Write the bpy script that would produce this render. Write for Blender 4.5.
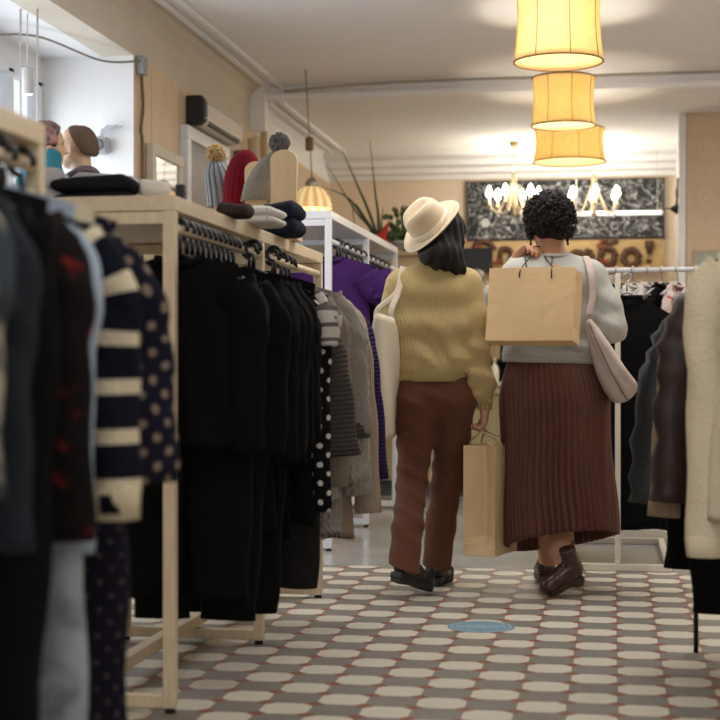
import bpy, bmesh, math, random
import numpy as np
from mathutils import Vector, Matrix, Euler, noise as mnoise

S = bpy.context.scene
COL = S.collection
for o in list(bpy.data.objects):
    bpy.data.objects.remove(o)

# ------------------------------------------------------------------ camera, world, lights, exposure
YAW = math.radians(9.6)
CAMZ = 1.0
cam = bpy.data.cameras.new('camera')
cam.sensor_width = 36
cam.sensor_fit = 'HORIZONTAL'
cam.lens = 75
cam.shift_y = 8 / 720
cam.clip_start = .05
cam.dof.use_dof = True
cam.dof.focus_distance = 6.6
cam.dof.aperture_fstop = 3.1
camo = bpy.data.objects.new('camera', cam)
camo.location = (0, 0, CAMZ)
camo.rotation_euler = (math.pi / 2, 0, YAW)
COL.objects.link(camo)
S.camera = camo

S.view_settings.view_transform = 'Standard'
S.view_settings.look = 'None'
S.view_settings.gamma = 1
S.view_settings.use_curve_mapping = False
S.view_settings.exposure = 0.40

def lin(c):
    out = []
    for v in c[:3]:
        v = v / 255
        out.append(v / 12.92 if v <= .04045 else ((v + .055) / 1.055) ** 2.4)
    return (*out, 1)

world = bpy.data.worlds.new('world')
S.world = world
world.use_nodes = True
wb = world.node_tree.nodes['Background']
wb.inputs[0].default_value = (.95, .97, 1, 1)
wb.inputs[1].default_value = .85

def area_light(name, loc, rot, size, size_y, power, color):
    l = bpy.data.lights.new(name, 'AREA')
    l.shape = 'RECTANGLE'; l.size = size; l.size_y = size_y
    l.energy = power; l.color = color
    o = bpy.data.objects.new(name, l)
    o.location = loc; o.rotation_euler = rot
    COL.objects.link(o)
    return o
# unseen soft fill lights, added above the frame to brighten the shop
area_light('added_overhead_fill', (0.2, 2.2, 3.2), (0, 0, 0), 1.6, 1.2, 25, (1, .99, .97))
area_light('added_overhead_fill', (-0.4, 6.6, 3.2), (0, 0, 0), 1.8, 1.2, 40, (1, .99, .97))
area_light('added_overhead_fill', (2.1, 9.6, 3.2), (0, 0, 0), 1.2, 1.8, 55, (1, .98, .95))  # added out of view at right to brighten the wallpapered wall and the back
# the display window: daylight from the street entering the bay
area_light('window_daylight', (-3.40, 7.0, 1.95), (0, math.radians(-90), 0), 1.3, 3.2, 28, (.85, .92, 1))

# ------------------------------------------------------------------ helpers
def P(px, py, d):
    """point of the room that the photograph shows at (px, py), d metres along the view axis"""
    r = (px - 360) / 1500 * d
    return Vector((-math.sin(YAW) * d + math.cos(YAW) * r, math.cos(YAW) * d + math.sin(YAW) * r, CAMZ - (py - 368) / 1500 * d))

def link(o, parent=None):
    COL.objects.link(o)
    if parent is not None:
        o.parent = parent
    return o

def thing(name, label, cat, loc=(0, 0, 0), rotz=0, group=None):
    o = bpy.data.objects.new(name, None)
    o.empty_display_size = .1
    o.location = loc
    o.rotation_euler = (0, 0, rotz)
    return tag(link(o), label, cat, group)

def tag(o, label, cat, group=None):
    o['label'] = label
    o['category'] = cat
    if group:
        o['group'] = group
    return o

def struct(o):
    o['kind'] = 'structure'
    return o

def copy_thing(root, loc, rotz, label=None, group=None):
    r = root.copy()
    COL.objects.link(r)
    r.location = loc
    r.rotation_euler = (0, 0, rotz)
    if label: r['label'] = label
    if group: r['group'] = group
    for ch in list(root.children):
        c = ch.copy()
        COL.objects.link(c)
        c.parent = r
        for g in list(ch.children):
            e = g.copy()
            COL.objects.link(e)
            e.parent = c
    return r

class MB:
    """collects shapes, then links them as one mesh object"""
    def __init__(s):
        s.v = []; s.f = []; s.uv = []
    def add(s, verts, faces, uvs=None):
        b = len(s.v)
        s.v += [tuple(p) for p in verts]
        for i, f in enumerate(faces):
            s.f.append([b + k for k in f])
            s.uv.append(uvs[i] if uvs else [(0, 0)] * len(f))
        return s
    def loft(s, rings, closed=True, cap0=False, cap1=False, width=None):
        rings = [[Vector(p) for p in r] for r in rings]
        m = len(rings[0])
        mx = 0
        for r in rings:
            per = sum((r[j] - r[(j + 1) % m]).length for j in range(m if closed else m - 1))
            mx = max(mx, per)
        W = width or mx
        V = [0]
        for i in range(1, len(rings)):
            V.append(V[-1] + sum((rings[i][j] - rings[i - 1][j]).length for j in range(m)) / m)
        verts = [p for r in rings for p in r]
        faces = []; uvs = []
        cols = m if closed else m - 1
        den = m if closed else m - 1
        for i in range(len(rings) - 1):
            for j in range(cols):
                k = (j + 1) % m
                faces.append([i * m + j, i * m + k, (i + 1) * m + k, (i + 1) * m + j])
                u0, u1 = W * j / den, W * (j + 1) / den
                uvs.append([(u0, V[i]), (u1, V[i]), (u1, V[i + 1]), (u0, V[i + 1])])
        if cap0:
            faces.append(list(range(m))[::-1]); uvs.append([(0, 0)] * m)
        if cap1:
            b = (len(rings) - 1) * m
            faces.append([b + j for j in range(m)]); uvs.append([(0, V[-1])] * m)
        return s.add(verts, faces, uvs)
    def box(s, c, size, rot=None, taper=1):
        hx, hy, hz = (q / 2 for q in size)
        c = Vector(c)
        pts = []
        for z, t in ((-hz, 1), (hz, taper)):
            for x, y in ((-hx, -hy), (hx, -hy), (hx, hy), (-hx, hy)):
                p = Vector((x * t, y * t, z))
                if rot is not None:
                    p = rot @ p
                pts.append(c + p)
        F = [[0, 3, 2, 1], [4, 5, 6, 7], [0, 1, 5, 4], [1, 2, 6, 5], [2, 3, 7, 6], [3, 0, 4, 7]]
        dims = [(size[0], size[1])] * 2 + [(size[0], size[2]), (size[1], size[2])] * 2
        uv = [[(0, 0), (a, 0), (a, b), (0, b)] for a, b in dims]
        return s.add(pts, F, uv)
    def tube(s, path, rad, n=10, cap=True, flat=1.0, up=(0, 0, 1), wob=None):
        path = [Vector(p) for p in path]
        rads = rad if isinstance(rad, (list, tuple)) else [rad] * len(path)
        rings = []
        prev = None
        for i, p in enumerate(path):
            t = (path[min(i + 1, len(path) - 1)] - path[max(i - 1, 0)])
            if t.length < 1e-9: t = Vector((0, 0, 1))
            t.normalize()
            if prev is None:
                a = Vector(up)
                if abs(a.dot(t)) > .9: a = Vector((1, 0, 0))
                prev = (a - t * a.dot(t)).normalized()
            else:
                prev = (prev - t * prev.dot(t)).normalized()
            b = t.cross(prev)
            ring = []
            for j in range(n):
                th = 2 * math.pi * j / n
                r = rads[i]
                if wob: r *= wob(i / max(1, len(path) - 1), th)
                ring.append(p + prev * (math.cos(th) * r * flat) + b * (math.sin(th) * r))
            rings.append(ring)
        return s.loft(rings, True, cap, cap)
    def lathe(s, prof, n=28, c=(0, 0, 0), rot=None, cap0=False, cap1=False):
        c = Vector(c)
        rings = []
        for r, z in prof:
            ring = []
            for j in range(n):
                th = 2 * math.pi * j / n
                p = Vector((math.cos(th) * r, math.sin(th) * r, z))
                if rot is not None: p = rot @ p
                ring.append(c + p)
            rings.append(ring)
        return s.loft(rings, True, cap0, cap1)
    def ball(s, c, r, n=14, m=9, rot=None):
        if not isinstance(r, (tuple, list)): r = (r, r, r)
        c = Vector(c)
        rings = []
        for i in range(m + 1):
            ph = -math.pi / 2 + math.pi * i / m
            ph = max(-1.55, min(1.55, ph))
            ring = []
            for j in range(n):
                th = 2 * math.pi * j / n
                p = Vector((math.cos(th) * math.cos(ph) * r[0], math.sin(th) * math.cos(ph) * r[1], math.sin(ph) * r[2]))
                if rot is not None: p = rot @ p
                ring.append(c + p)
            rings.append(ring)
        return s.loft(rings, True, True, True)
    def build(s, name, m, parent=None, smooth=True, bevel=0, sub=0, solid=0):
        me = bpy.data.meshes.new(name)
        me.from_pydata(s.v, [], s.f)
        uvl = me.uv_layers.new(name='UVMap')
        flat = [c for f in s.uv for p in f for c in p]
        uvl.data.foreach_set('uv', flat)
        if smooth:
            me.polygons.foreach_set('use_smooth', [True] * len(me.polygons))
        me.materials.append(m)
        me.update()
        o = bpy.data.objects.new(name, me)
        if solid:
            md = o.modifiers.new('thickness', 'SOLIDIFY'); md.thickness = solid; md.offset = 0
        if bevel:
            md = o.modifiers.new('bevel', 'BEVEL'); md.width = bevel; md.segments = 2; md.limit_method = 'ANGLE'
        if sub:
            md = o.modifiers.new('sub', 'SUBSURF'); md.levels = sub; md.render_levels = sub
        return link(o, parent)

def arc(p0, p1, p2, n=10):
    """quadratic curve through control point p1"""
    p0, p1, p2 = Vector(p0), Vector(p1), Vector(p2)
    return [p0 * (1 - t) ** 2 + p1 * 2 * t * (1 - t) + p2 * t * t for t in [i / n for i in range(n + 1)]]

def spline(pts, n=6):
    pts = [Vector(p) for p in pts]
    out = []
    for i in range(len(pts) - 1):
        p0 = pts[max(i - 1, 0)]; p1 = pts[i]; p2 = pts[i + 1]; p3 = pts[min(i + 2, len(pts) - 1)]
        for k in range(n):
            t = k / n
            out.append(.5 * ((2 * p1) + (-p0 + p2) * t + (2 * p0 - 5 * p1 + 4 * p2 - p3) * t * t + (-p0 + 3 * p1 - 3 * p2 + p3) * t ** 3))
    out.append(pts[-1])
    return out

# ------------------------------------------------------------------ materials
class NT:
    def __init__(s, name):
        s.m = bpy.data.materials.new(name)
        s.m.use_nodes = True
        s.t = s.m.node_tree
        s.b = s.t.nodes['Principled BSDF']
    def n(s, typ, ins=None, **props):
        nd = s.t.nodes.new(typ)
        for k, v in props.items():
            setattr(nd, k, v)
        for k, v in (ins or {}).items():
            if isinstance(v, bpy.types.NodeSocket):
                s.t.links.new(v, nd.inputs[k])
            else:
                nd.inputs[k].default_value = v
        return nd
    def math(s, op, a, b=0.0, c=None):
        ins = {0: a, 1: b}
        if c is not None: ins[2] = c
        return s.n('ShaderNodeMath', ins, operation=op).outputs[0]
    def vmath(s, op, a, b=(0, 0, 0)):
        nd = s.n('ShaderNodeVectorMath', {0: a, 1: b}, operation=op)
        return nd.outputs['Value'] if op in ('LENGTH', 'DOT_PRODUCT') else nd.outputs[0]
    def mix(s, fac, a, b):
        nd = s.t.nodes.new('ShaderNodeMix')
        nd.data_type = 'RGBA'
        for idx, v in ((0, fac), (6, a), (7, b)):
            if isinstance(v, bpy.types.NodeSocket): s.t.links.new(v, nd.inputs[idx])
            else: nd.inputs[idx].default_value = v
        return nd.outputs[2]
    def ramp(s, fac, stops, interp='LINEAR'):
        nd = s.n('ShaderNodeValToRGB', {0: fac})
        cr = nd.color_ramp
        cr.interpolation = interp
        while len(cr.elements) < len(stops): cr.elements.new(.5)
        for e, (p, c) in zip(cr.elements, stops):
            e.position = p; e.color = c
        return nd.outputs[0]
    def set(s, **k):
        for key, v in k.items():
            sock = s.b.inputs[{'color': 'Base Color', 'rough': 'Roughness', 'metal': 'Metallic', 'normal': 'Normal', 'sheen': 'Sheen Weight',
                               'emit': 'Emission Color', 'estr': 'Emission Strength', 'trans': 'Transmission Weight', 'spec': 'Specular IOR Level',
                               'sss': 'Subsurface Weight', 'coat': 'Coat Weight', 'alpha': 'Alpha'}[key]]
            if isinstance(v, bpy.types.NodeSocket): s.t.links.new(v, sock)
            else: sock.default_value = v
        return s
    def bump(s, h, strength=.3, dist=.01):
        s.set(normal=s.n('ShaderNodeBump', {'Strength': strength, 'Distance': dist, 'Height': h}).outputs[0])
        return s
    def coord(s, which='Object'):
        return s.n('ShaderNodeTexCoord').outputs[which]
    def noise(s, vec, scale, detail=2, out=0):
        return s.n('ShaderNodeTexNoise', {'Vector': vec, 'Scale': scale, 'Detail': detail}).outputs[out]

def mul(c, k):
    return (c[0] * k, c[1] * k, c[2] * k, 1)

def plain(name, c, rough=.6, metal=0, var=.06, spec=.5, bump=0, scale=18, **kw):
    t = NT(name)
    c = lin(c)
    f = t.noise(t.coord(), scale, 3)
    t.set(color=t.mix(f, mul(c, 1 - var), mul(c, 1 + var)), rough=rough, metal=metal, spec=spec, **kw)
    if bump:
        t.bump(t.noise(t.coord(), scale * 8, 2), bump, .004)
    return t.m

def glow(name, c, strength):
    t = NT(name)
    t.set(color=lin(c), emit=lin(c), estr=strength)
    return t.m

def wood(name, c, c2, scale=6, axis=2, rough=.5):
    t = NT(name)
    co = t.coord()
    st = [14, 14, 14]; st[axis] = 1.2
    v = t.vmath('MULTIPLY', co, tuple(q * scale / 6 for q in st))
    f = t.noise(v, 2.2, 4)
    g = t.math('FRACT', t.math('MULTIPLY', f, 5))
    t.set(color=t.mix(t.math('MULTIPLY', g, .8), lin(c), lin(c2)), rough=rough)
    t.bump(f, .1, .002)
    return t.m

def fabric(name, c, pat=None, c2=None, p=.05, duty=.5, bump='weave', rough=.92, var=.12, bs=1.0):
    """cloth; patterns run in UV metres"""
    t = NT(name)
    uv = t.coord('UV')
    A = lin(c); B = lin(c2) if c2 else None
    nz = t.noise(t.coord(), 9, 4)
    col = t.mix(nz, mul(A, 1 - var), mul(A, 1 + var))
    sep = t.n('ShaderNodeSeparateXYZ', {0: uv})
    if pat == 'stripes':
        f = t.math('LESS_THAN', t.math('FRACT', t.math('DIVIDE', sep.outputs[1], p)), duty)
        col = t.mix(f, col, B)
    elif pat == 'vstripes':
        f = t.math('LESS_THAN', t.math('FRACT', t.math('DIVIDE', sep.outputs[0], p)), duty)
        col = t.mix(f, col, B)
    elif pat == 'dots':
        mp = t.n('ShaderNodeMapping', {0: uv, 'Rotation': (0, 0, .785), 'Scale': (1 / p, 1 / p, 1)}).outputs[0]
        q = t.vmath('SUBTRACT', t.vmath('FRACTION', mp), (.5, .5, 0))
        q = t.vmath('MULTIPLY', q, (1, 1, 0))
        wob = t.math('MULTIPLY', t.noise(uv, 60, 2), .18)
        f = t.math('LESS_THAN', t.math('ADD', t.vmath('LENGTH', q), wob), duty)
        col = t.mix(f, col, B)
    elif pat == 'plaid':
        f1 = t.math('LESS_THAN', t.math('FRACT', t.math('DIVIDE', sep.outputs[1], p)), duty)
        f2 = t.math('LESS_THAN', t.math('FRACT', t.math('DIVIDE', sep.outputs[0], p)), duty)
        col = t.mix(t.math('MULTIPLY', t.math('ADD', f1, f2), .45), col, B)
    elif pat == 'floral':
        vo = t.n('ShaderNodeTexVoronoi', {'Vector': uv, 'Scale': 1 / p})
        f = t.math('LESS_THAN', t.math('ADD', vo.outputs['Distance'], t.math('MULTIPLY', t.noise(uv, 3 / p, 3), .5)), duty)
        cc = t.mix(t.n('ShaderNodeSeparateColor', {0: vo.outputs['Color']}).outputs[0], B, mul(B, .45))
        col = t.mix(f, col, cc)
    elif pat == 'blotch':
        f = t.ramp(t.noise(uv, 1 / p, 4), [(duty - .06, (0, 0, 0, 1)), (duty + .06, (1, 1, 1, 1))])
        col = t.mix(f, col, B)
    elif pat == 'melange':
        f = t.noise(t.vmath('MULTIPLY', uv, (1, 3, 1)), 260, 2)
        col = t.mix(f, col, B)
    t.set(color=col, rough=rough, sheen=.0, spec=.12)
    if bump == 'rib':
        h = t.math('SINE', t.math('MULTIPLY', sep.outputs[0], 6.283 / .011 * bs))
        t.bump(h, .6, .003)
    elif bump == 'hrib':
        h = t.math('SINE', t.math('MULTIPLY', sep.outputs[1], 6.283 / .016 * bs))
        t.bump(h, .8, .004)
    elif bump == 'knit':
        vo = t.n('ShaderNodeTexVoronoi', {'Vector': t.vmath('MULTIPLY', uv, (1.6, 1, 1)), 'Scale': 95 * bs})
        t.bump(vo.outputs['Distance'], .7, .005)
    elif bump == 'cable':
        h1 = t.math('SINE', t.math('MULTIPLY', sep.outputs[0], 6.283 / .03))
        h2 = t.math('SINE', t.math('ADD', t.math('MULTIPLY', sep.outputs[1], 6.283 / .035), t.math('MULTIPLY', h1, 1.5)))
        t.bump(t.math('ADD', h1, h2), .7, .006)
    elif bump == 'weave':
        t.bump(t.noise(t.coord(), 240, 2), .25, .002)
    return t.m
# ------------------------------------------------------------------ the room
XL = -2.86      # face of the panelled left wall
YB = 15.1       # face of the back wall
ZT = 2.89       # top of the panelling
ZC = 3.25       # front ceiling
ZC2 = 3.13      # ceiling of the rear part
YS = 11.7       # step between the two
YBAY = 8.71     # far side of the display window bay
XBAY = -3.44

def tile_floor():
    t = NT('floor_tiles')
    co = t.coord()
    q = t.vmath('DIVIDE', t.vmath('SUBTRACT', co, (.012, 4.453 - .0718, 0)), (.148, .1435, 1))
    fr = t.vmath('FRACTION', q)
    fl = t.vmath('FLOOR', q)
    s = t.n('ShaderNodeSeparateXYZ', {0: fl})
    par = t.math('FLOORED_MODULO', t.math('ADD', s.outputs[0], s.outputs[1]), 2)
    white = t.math('LESS_THAN', par, .5)
    d = t.vmath('ABSOLUTE', t.vmath('SUBTRACT', fr, (.5, .5, 0)))
    sd = t.n('ShaderNodeSeparateXYZ', {0: d})
    man = t.math('ADD', sd.outputs[0], sd.outputs[1])
    mx = t.math('MAXIMUM', sd.outputs[0], sd.outputs[1])
    corner = t.math('GREATER_THAN', man, .775)
    grout = t.math('GREATER_THAN', mx, .488)
    # every tile has its own faint tone, and a worn marbling
    wn = t.n('ShaderNodeTexWhiteNoise', {0: fl}).outputs[0]
    nz = t.noise(co, 14, 5)
    tone = t.math('ADD', t.math('MULTIPLY', wn, .16), t.math('MULTIPLY', nz, .3))
    cw = t.mix(tone, lin((212, 204, 187)), lin((180, 170, 150)))
    cg = t.mix(tone, lin((132, 127, 118)), lin((102, 97, 89)))
    cr = t.mix(tone, lin((140, 84, 62)), lin((112, 62, 46)))
    col = t.mix(white, cg, cw)
    col = t.mix(grout, col, lin((128, 116, 104)))
    col = t.mix(corner, col, cr)
    t.set(color=col, rough=t.math('ADD', .33, t.math('MULTIPLY', t.noise(co, 5, 4), .22)), spec=.5)
    t.bump(t.math('MULTIPLY', mx, -1), .05, .002)
    return t.m

def concrete():
    t = NT('polished_concrete')
    co = t.coord()
    f = t.noise(co, 2.5, 6)
    g = t.noise(co, 22, 3)
    t.set(color=t.mix(t.math('ADD', t.math('MULTIPLY', f, .7), t.math('MULTIPLY', g, .3)), lin((126, 126, 125)), lin((178, 178, 175))),
          rough=t.math('ADD', .08, t.math('MULTIPLY', f, .2)))
    return t.m

def panelling():
    t = NT('wood_panelling')
    co = t.coord()
    s = t.n('ShaderNodeSeparateXYZ', {0: co})
    along = t.math('ADD', s.outputs[0], s.outputs[1])
    seam = t.math('LESS_THAN', t.math('FRACT', t.math('DIVIDE', along, .62)), .014)
    v = t.vmath('MULTIPLY', co, (9, 9, .7))
    f = t.noise(v, 2, 5)
    col = t.mix(f, lin((200, 176, 144)), lin((222, 200, 168)))
    t.set(color=t.mix(seam, col, lin((140, 112, 78))), rough=.55)
    return t.m

def wallpaper():
    t = NT('damask_wallpaper')
    co = t.coord()
    s = t.n('ShaderNodeSeparateXYZ', {0: co})
    q = t.n('ShaderNodeCombineXYZ', {0: t.math('DIVIDE', s.outputs[0], .19), 1: t.math('DIVIDE', s.outputs[2], .21)}).outputs[0]
    row = t.math('MULTIPLY', t.math('FLOORED_MODULO', t.math('FLOOR', t.math('DIVIDE', s.outputs[2], .21)), 2), .5)
    q2 = t.n('ShaderNodeCombineXYZ', {0: t.math('ADD', t.math('DIVIDE', s.outputs[0], .19), row), 1: t.math('DIVIDE', s.outputs[2], .21)}).outputs[0]
    d = t.vmath('LENGTH', t.vmath('SUBTRACT', t.vmath('FRACTION', q2), (.5, .5, 0)))
    ring = t.math('SINE', t.math('MULTIPLY', d, 26))
    f = t.math('MULTIPLY', t.math('ADD', ring, 1), .5)
    f = t.math('MULTIPLY', f, t.math('LESS_THAN', d, .48))
    nz = t.noise(co, 30, 3)
    t.set(color=t.mix(t.math('ADD', t.math('MULTIPLY', f, .55), t.math('MULTIPLY', nz, .3)), lin((200, 176, 150)), lin((209, 187, 162))), rough=.8)
    return t.m

M_white = plain('white_paint', (232, 232, 232), .7, var=.02, scale=3)
M_ceil = plain('ceiling_paint', (240, 239, 240), .8, var=.03, scale=1.5)
M_cream = plain('cream_plaster', (204, 194, 178), .8, var=.10, scale=2)
M_tan = plain('beige_wall_paint', (226, 208, 184), .8, var=.04, scale=2)
M_panel = panelling()

def slab(name, c0, c1, m, bevel=0):
    b = MB()
    c0, c1 = Vector(c0), Vector(c1)
    b.box((c0 + c1) / 2, c1 - c0)
    return struct(b.build(name, m, smooth=False, bevel=bevel))

YF = 7.48
slab('floor', (-3.6, -1.5, -.1), (3.3, YF, 0), tile_floor())
slab('floor.001', (-3.6, YF, -.1), (3.3, YB + .2, 0), concrete())
slab('ceiling', (-2.86, -1.5, ZC), (3.3, YS, ZC + .1), M_ceil)
slab('ceiling.001', (-2.86, YS, ZC2), (3.3, YB + .2, ZC2 + .22), M_ceil)
slab('wall_left', (XL - .2, YBAY, 0), (XL, YB, ZT), M_panel)
slab('wall_left.001', (XL - .2, -1.5, 0), (XL, 5.0, ZT), M_panel)
# frieze with a small cove over the panelling and over the bay
b = MB()
rows = []
for x, z in ((XL - .2, ZT), (XL + .0, ZT), (XL + .0, ZC - .14), (XL + .02, ZC - .07), (XL + .07, ZC - .02), (XL + .12, ZC), (XL - .2, ZC)):
    rows.append([(x, -1.5, z), (x, YS, z)])
b.loft(rows, closed=False)
struct(b.build('trim_1', M_cream, smooth=False))
b = MB()
b.loft([[(x, YS, z), (x, YB, z)] for x, z in ((XL - .2, ZT), (XL, ZT), (XL, ZC2 - .12), (XL + .02, ZC2 - .07), (XL + .07, ZC2 - .02), (XL + .12, ZC2), (XL - .2, ZC2))], closed=False)
struct(b.build('trim_6', M_white, smooth=False))
b = MB()
for x in (XL + .14, XL + .25):
    b.box((x, (YS - 1.5) / 2, ZC - .014), (.045, YS + 1.5, .028))
    b.box((x, (YS + YB) / 2, ZC2 - .014), (.045, YB - YS, .028))
struct(b.build('trim_2', M_ceil, smooth=False, bevel=.01))
# bay of the display window
slab('wall_bay', (XBAY - .1, YBAY, 0), (XL - .2, YBAY + .15, 3.2), M_white)
slab('wall_bay.001', (XBAY - .1, YBAY - .004, ZT + .08), (XL - .2, YBAY + .1, 3.2), M_white)
slab('wall_bay.002', (XL - .21, YBAY - .006, 0), (XL - .0, YBAY, ZT), M_white)
slab('wall_bay.003', (XBAY - .1, 4.9, 0), (XL, 5.0, 3.2), M_white)
slab('ceiling_bay', (XBAY - .1, 5.0, ZT), (XL - .2, YBAY, ZT + .08), M_white)
slab('wall_window_side', (XBAY - .1, 5.0, 0), (XBAY, YBAY, 1.2), M_white)
slab('wall_window_side.001', (XBAY - .1, 5.0, 2.78), (XBAY, YBAY, ZT), M_white)
slab('floor_bay', (XBAY, 5.0, .0), (XL - .0, YBAY - .006, .62), M_white)
M_upvc = plain('white_window_frame', (226, 228, 232), .4, var=.02)
wf = MB()
for z in (1.23, 2.745):
    wf.box((XBAY - .03, 6.85, z), (.07, 3.7, .07))
for y in (5.04, 6.3, 7.5, 8.22, 8.66):
    wf.box((XBAY - .03, y, 1.99), (.07, .08, 1.5))
win = struct(wf.build('window_1', M_upvc, smooth=False, bevel=.006))
g = NT('window_glass')
g.set(color=(.9, .95, 1, 1), rough=.02, trans=1.0)
g.b.inputs['IOR'].default_value = 1.02
slab('window_glass', (XBAY - .035, 5.05, 1.25), (XBAY - .029, 8.65, 2.73), g.m).parent = win
# back and right
slab('wall_back', (XL - .2, YB, 0), (3.3, YB + .15, 3.13), M_tan)
slab('wall_niche', (.6, 12.95, 0), (.75, YB, ZC2), M_white)
slab('wall_right', (.6, 12.8, 0), (3.3, 12.95, ZC2), wallpaper())
slab('wall_east', (3.2, -1.5, 0), (3.3, 12.8, ZC), M_tan)
# stepped cornice along the back wall
b = MB()
prof = [(YB, 2.90), (YB - .05, 2.90), (YB - .07, 2.945), (YB - .16, 2.955), (YB - .18, 3.0), (YB - .32, 3.01), (YB - .35, 3.06), (YB - .62, 3.07), (YB - .66, 3.13), (YB, 3.13)]
b.loft([[(XL, y, z), (.6, y, z)] for y, z in prof], closed=False)
struct(b.build('trim_3', M_white, smooth=False))
# step of the ceiling with a thin bead
b = MB()
b.box((.2, YS - .03, ZC2 + .03), (6.1, .06, .05))
b.box((.2, YS - .01, (ZC + ZC2) / 2), (6.1, .03, ZC - ZC2 - .002))
b.box((XL - .02, YS - .02, (ZT + ZC) / 2), (.30, .09, ZC - ZT - .004))
struct(b.build('trim_4', M_ceil, smooth=False, bevel=.008))
# white post at the corner of the wallpapered wall
b = MB()
b.box((.565, 12.88, ZC2 / 2 ), (.05, .17, ZC2 - .01))
b.box((.55, 12.84, .9), (.03, .1, 1.79))
struct(b.build('trim_5', M_white, smooth=False, bevel=.008))
# door in the left wall
M_greydoor = plain('grey_door_paint', (150, 148, 146), .5, var=.05)
b = MB()
b.box((XL + .012, 10.25, 1.27), (.03, .94, 2.54))
dr = struct(b.build('door_1', M_greydoor, smooth=False))
b = MB()
for y in (9.74, 10.76):
    b.box((XL + .025, y, 1.27), (.06, .09, 2.538))
b.box((XL + .025, 10.25, 2.585), (.06, 1.11, .09))
struct(b.build('door_frame', M_upvc, dr, smooth=False, bevel=.006))
# ------------------------------------------------------------------ clothes racks
M_ply = wood('pale_birch', (225, 206, 176), (210, 190, 158), 5, 2, .5)
M_ply_h = wood('pale_birch_board', (223, 204, 174), (208, 187, 154), 5, 1, .5)
M_whitemetal = plain('white_lacquer', (226, 226, 230), .35, var=.02)
M_blackmetal = plain('black_lacquer', (20, 20, 22), .4, var=.1)
M_blackrub = plain('black_rubber', (14, 14, 14), .7)
M_steel = plain('brushed_steel', (178, 172, 164), .3, metal=.9, var=.05)
M_greyrail = plain('creamy_lacquer', (216, 206, 188), .4, var=.03)

def shelf_rack(name, label, group, x0, x1, y0, y1, H, mp, mb, frames, rails, t=.036, rail_z=1.41, rail_r=.014, caps=True):
    """portal frames carrying a shelf board, rails hung under its long edges"""
    w = x1 - x0; L = y1 - y0
    r = thing(name, label, 'clothes rack', ((x0 + x1) / 2, y0, 0), 0, group)
    hx = w / 2
    for k in range(frames):
        y = L * k / (frames - 1)
        y = min(max(y, t / 2), L - t / 2)
        for sx in (-1, 1):
            MB().box((sx * (hx - t / 2), y, H / 2 - .015), (t, t, H - .06)).build('post', mp, r, smooth=False, bevel=.003)
            MB().lathe([(.004, 0), (.016, .001), (.016, .010), (.007, .012), (.006, .016)], 12, (sx * (hx - t / 2), y, 0), None, True).build('foot_cap', M_blackrub, r)
        MB().box((0, y, .034), (w - 2 * t, t, t)).build('foot_bar', mp, r, smooth=False, bevel=.003)
        MB().box((0, y, H - .045 - t / 2 - .002), (w - 2 * t, t * .9, t)).build('cross_bar', mp, r, smooth=False, bevel=.003)
    MB().box((0, L / 2, H - .0225), (w, L, .045)).build('shelf_board', mb, r, smooth=False, bevel=.003)
    MB().box((0, L / 2, .074), (.045, L - .04, .04)).build('base_rail', mp, r, smooth=False, bevel=.004)
    for sx in rails:
        MB().tube([(sx * (hx - t * .5), t * .2, rail_z), (sx * (hx - t * .5), L - t * .2, rail_z)], rail_r, 14).build('hanging_rail', mp, r)
    return r

shelf_rack('wooden_clothes_rack', 'long pale wooden clothes rack with hats on top, full of black and grey clothes', None,
           -1.79, -1.25, 4.18, 6.42, 1.5, M_ply, M_ply_h, 3, (1,))
shelf_rack('wooden_clothes_rack', 'nearest pale wooden rack at the left edge, holding polka dot and striped clothes', None,
           -1.70, -1.15, .9, 2.93, 1.5, M_ply, M_ply_h, 3, (1,), t=.032)
shelf_rack('white_clothes_rack', 'tall white clothes rack behind the wooden ones, near the plants, holding purple tops', None,
           -2.07, -1.52, 8.04, 10.6, 1.86, M_whitemetal, M_whitemetal, 3, (1,), rail_z=1.70)

# rack in the middle of the shop, just right of the skirt: a base rectangle, two posts and one rail
r = thing('cream_clothes_rack', 'slim cream floor rack with a rectangular base, holding the long black coats', 'clothes rack', (.02, 7.5, 0))
for y in (0, 1.16):
    MB().box((0, y, .018), (.52, .034, .034)).build('foot_bar', M_greyrail, r, smooth=False, bevel=.003)
    MB().box((0, y, .75), (.027, .027, 1.43)).build('post', M_greyrail, r, smooth=False, bevel=.003)
for x in (-.244, .244):
    MB().box((x, .58, .018), (.032, 1.126, .034)).build('side_bar', M_greyrail, r, smooth=False, bevel=.003)
MB().tube([(0, 0, 1.452), (0, 1.16, 1.452)], .013, 12).build('hanging_rail', M_greyrail, r)
# rail with children's clothes behind it, running across
r = thing('white_clothes_rail', 'white clothes rail running across behind the black coats, hung with small colourful clothes', 'clothes rack', (.2, 9.15, 0))
MB().tube([(-.5, 0, 1.588), (.62, 0, 1.588)], .0145, 12).build('hanging_rail', M_whitemetal, r)
for x in (-.5, .62):
    MB().box((x, 0, .79), (.028, .028, 1.56)).build('post', M_whitemetal, r, smooth=False, bevel=.003)
    MB().box((x, 0, .016), (.03, .5, .032)).build('foot_bar', M_whitemetal, r, smooth=False, bevel=.003)
# black rack at the right edge
r = thing('black_clothes_rack', 'black metal clothes rack at the right edge, hung with knitwear and quilted jackets', 'clothes rack', (.52, 3.2, 0))
for y in (0, 2.2):
    MB().tube([(-.235, y, .0), (-.232, y, 1.0), (0, y, 1.5)], .0085, 10).build('leg', M_blackmetal, r)
    MB().tube([(.235, y, .0), (.232, y, 1.0), (0, y, 1.5)], .0085, 10).build('leg', M_blackmetal, r)
MB().tube([(0, -.05, 1.5), (0, 2.25, 1.5)], .012, 10).build('hanging_rail', M_blackmetal, r)

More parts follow.
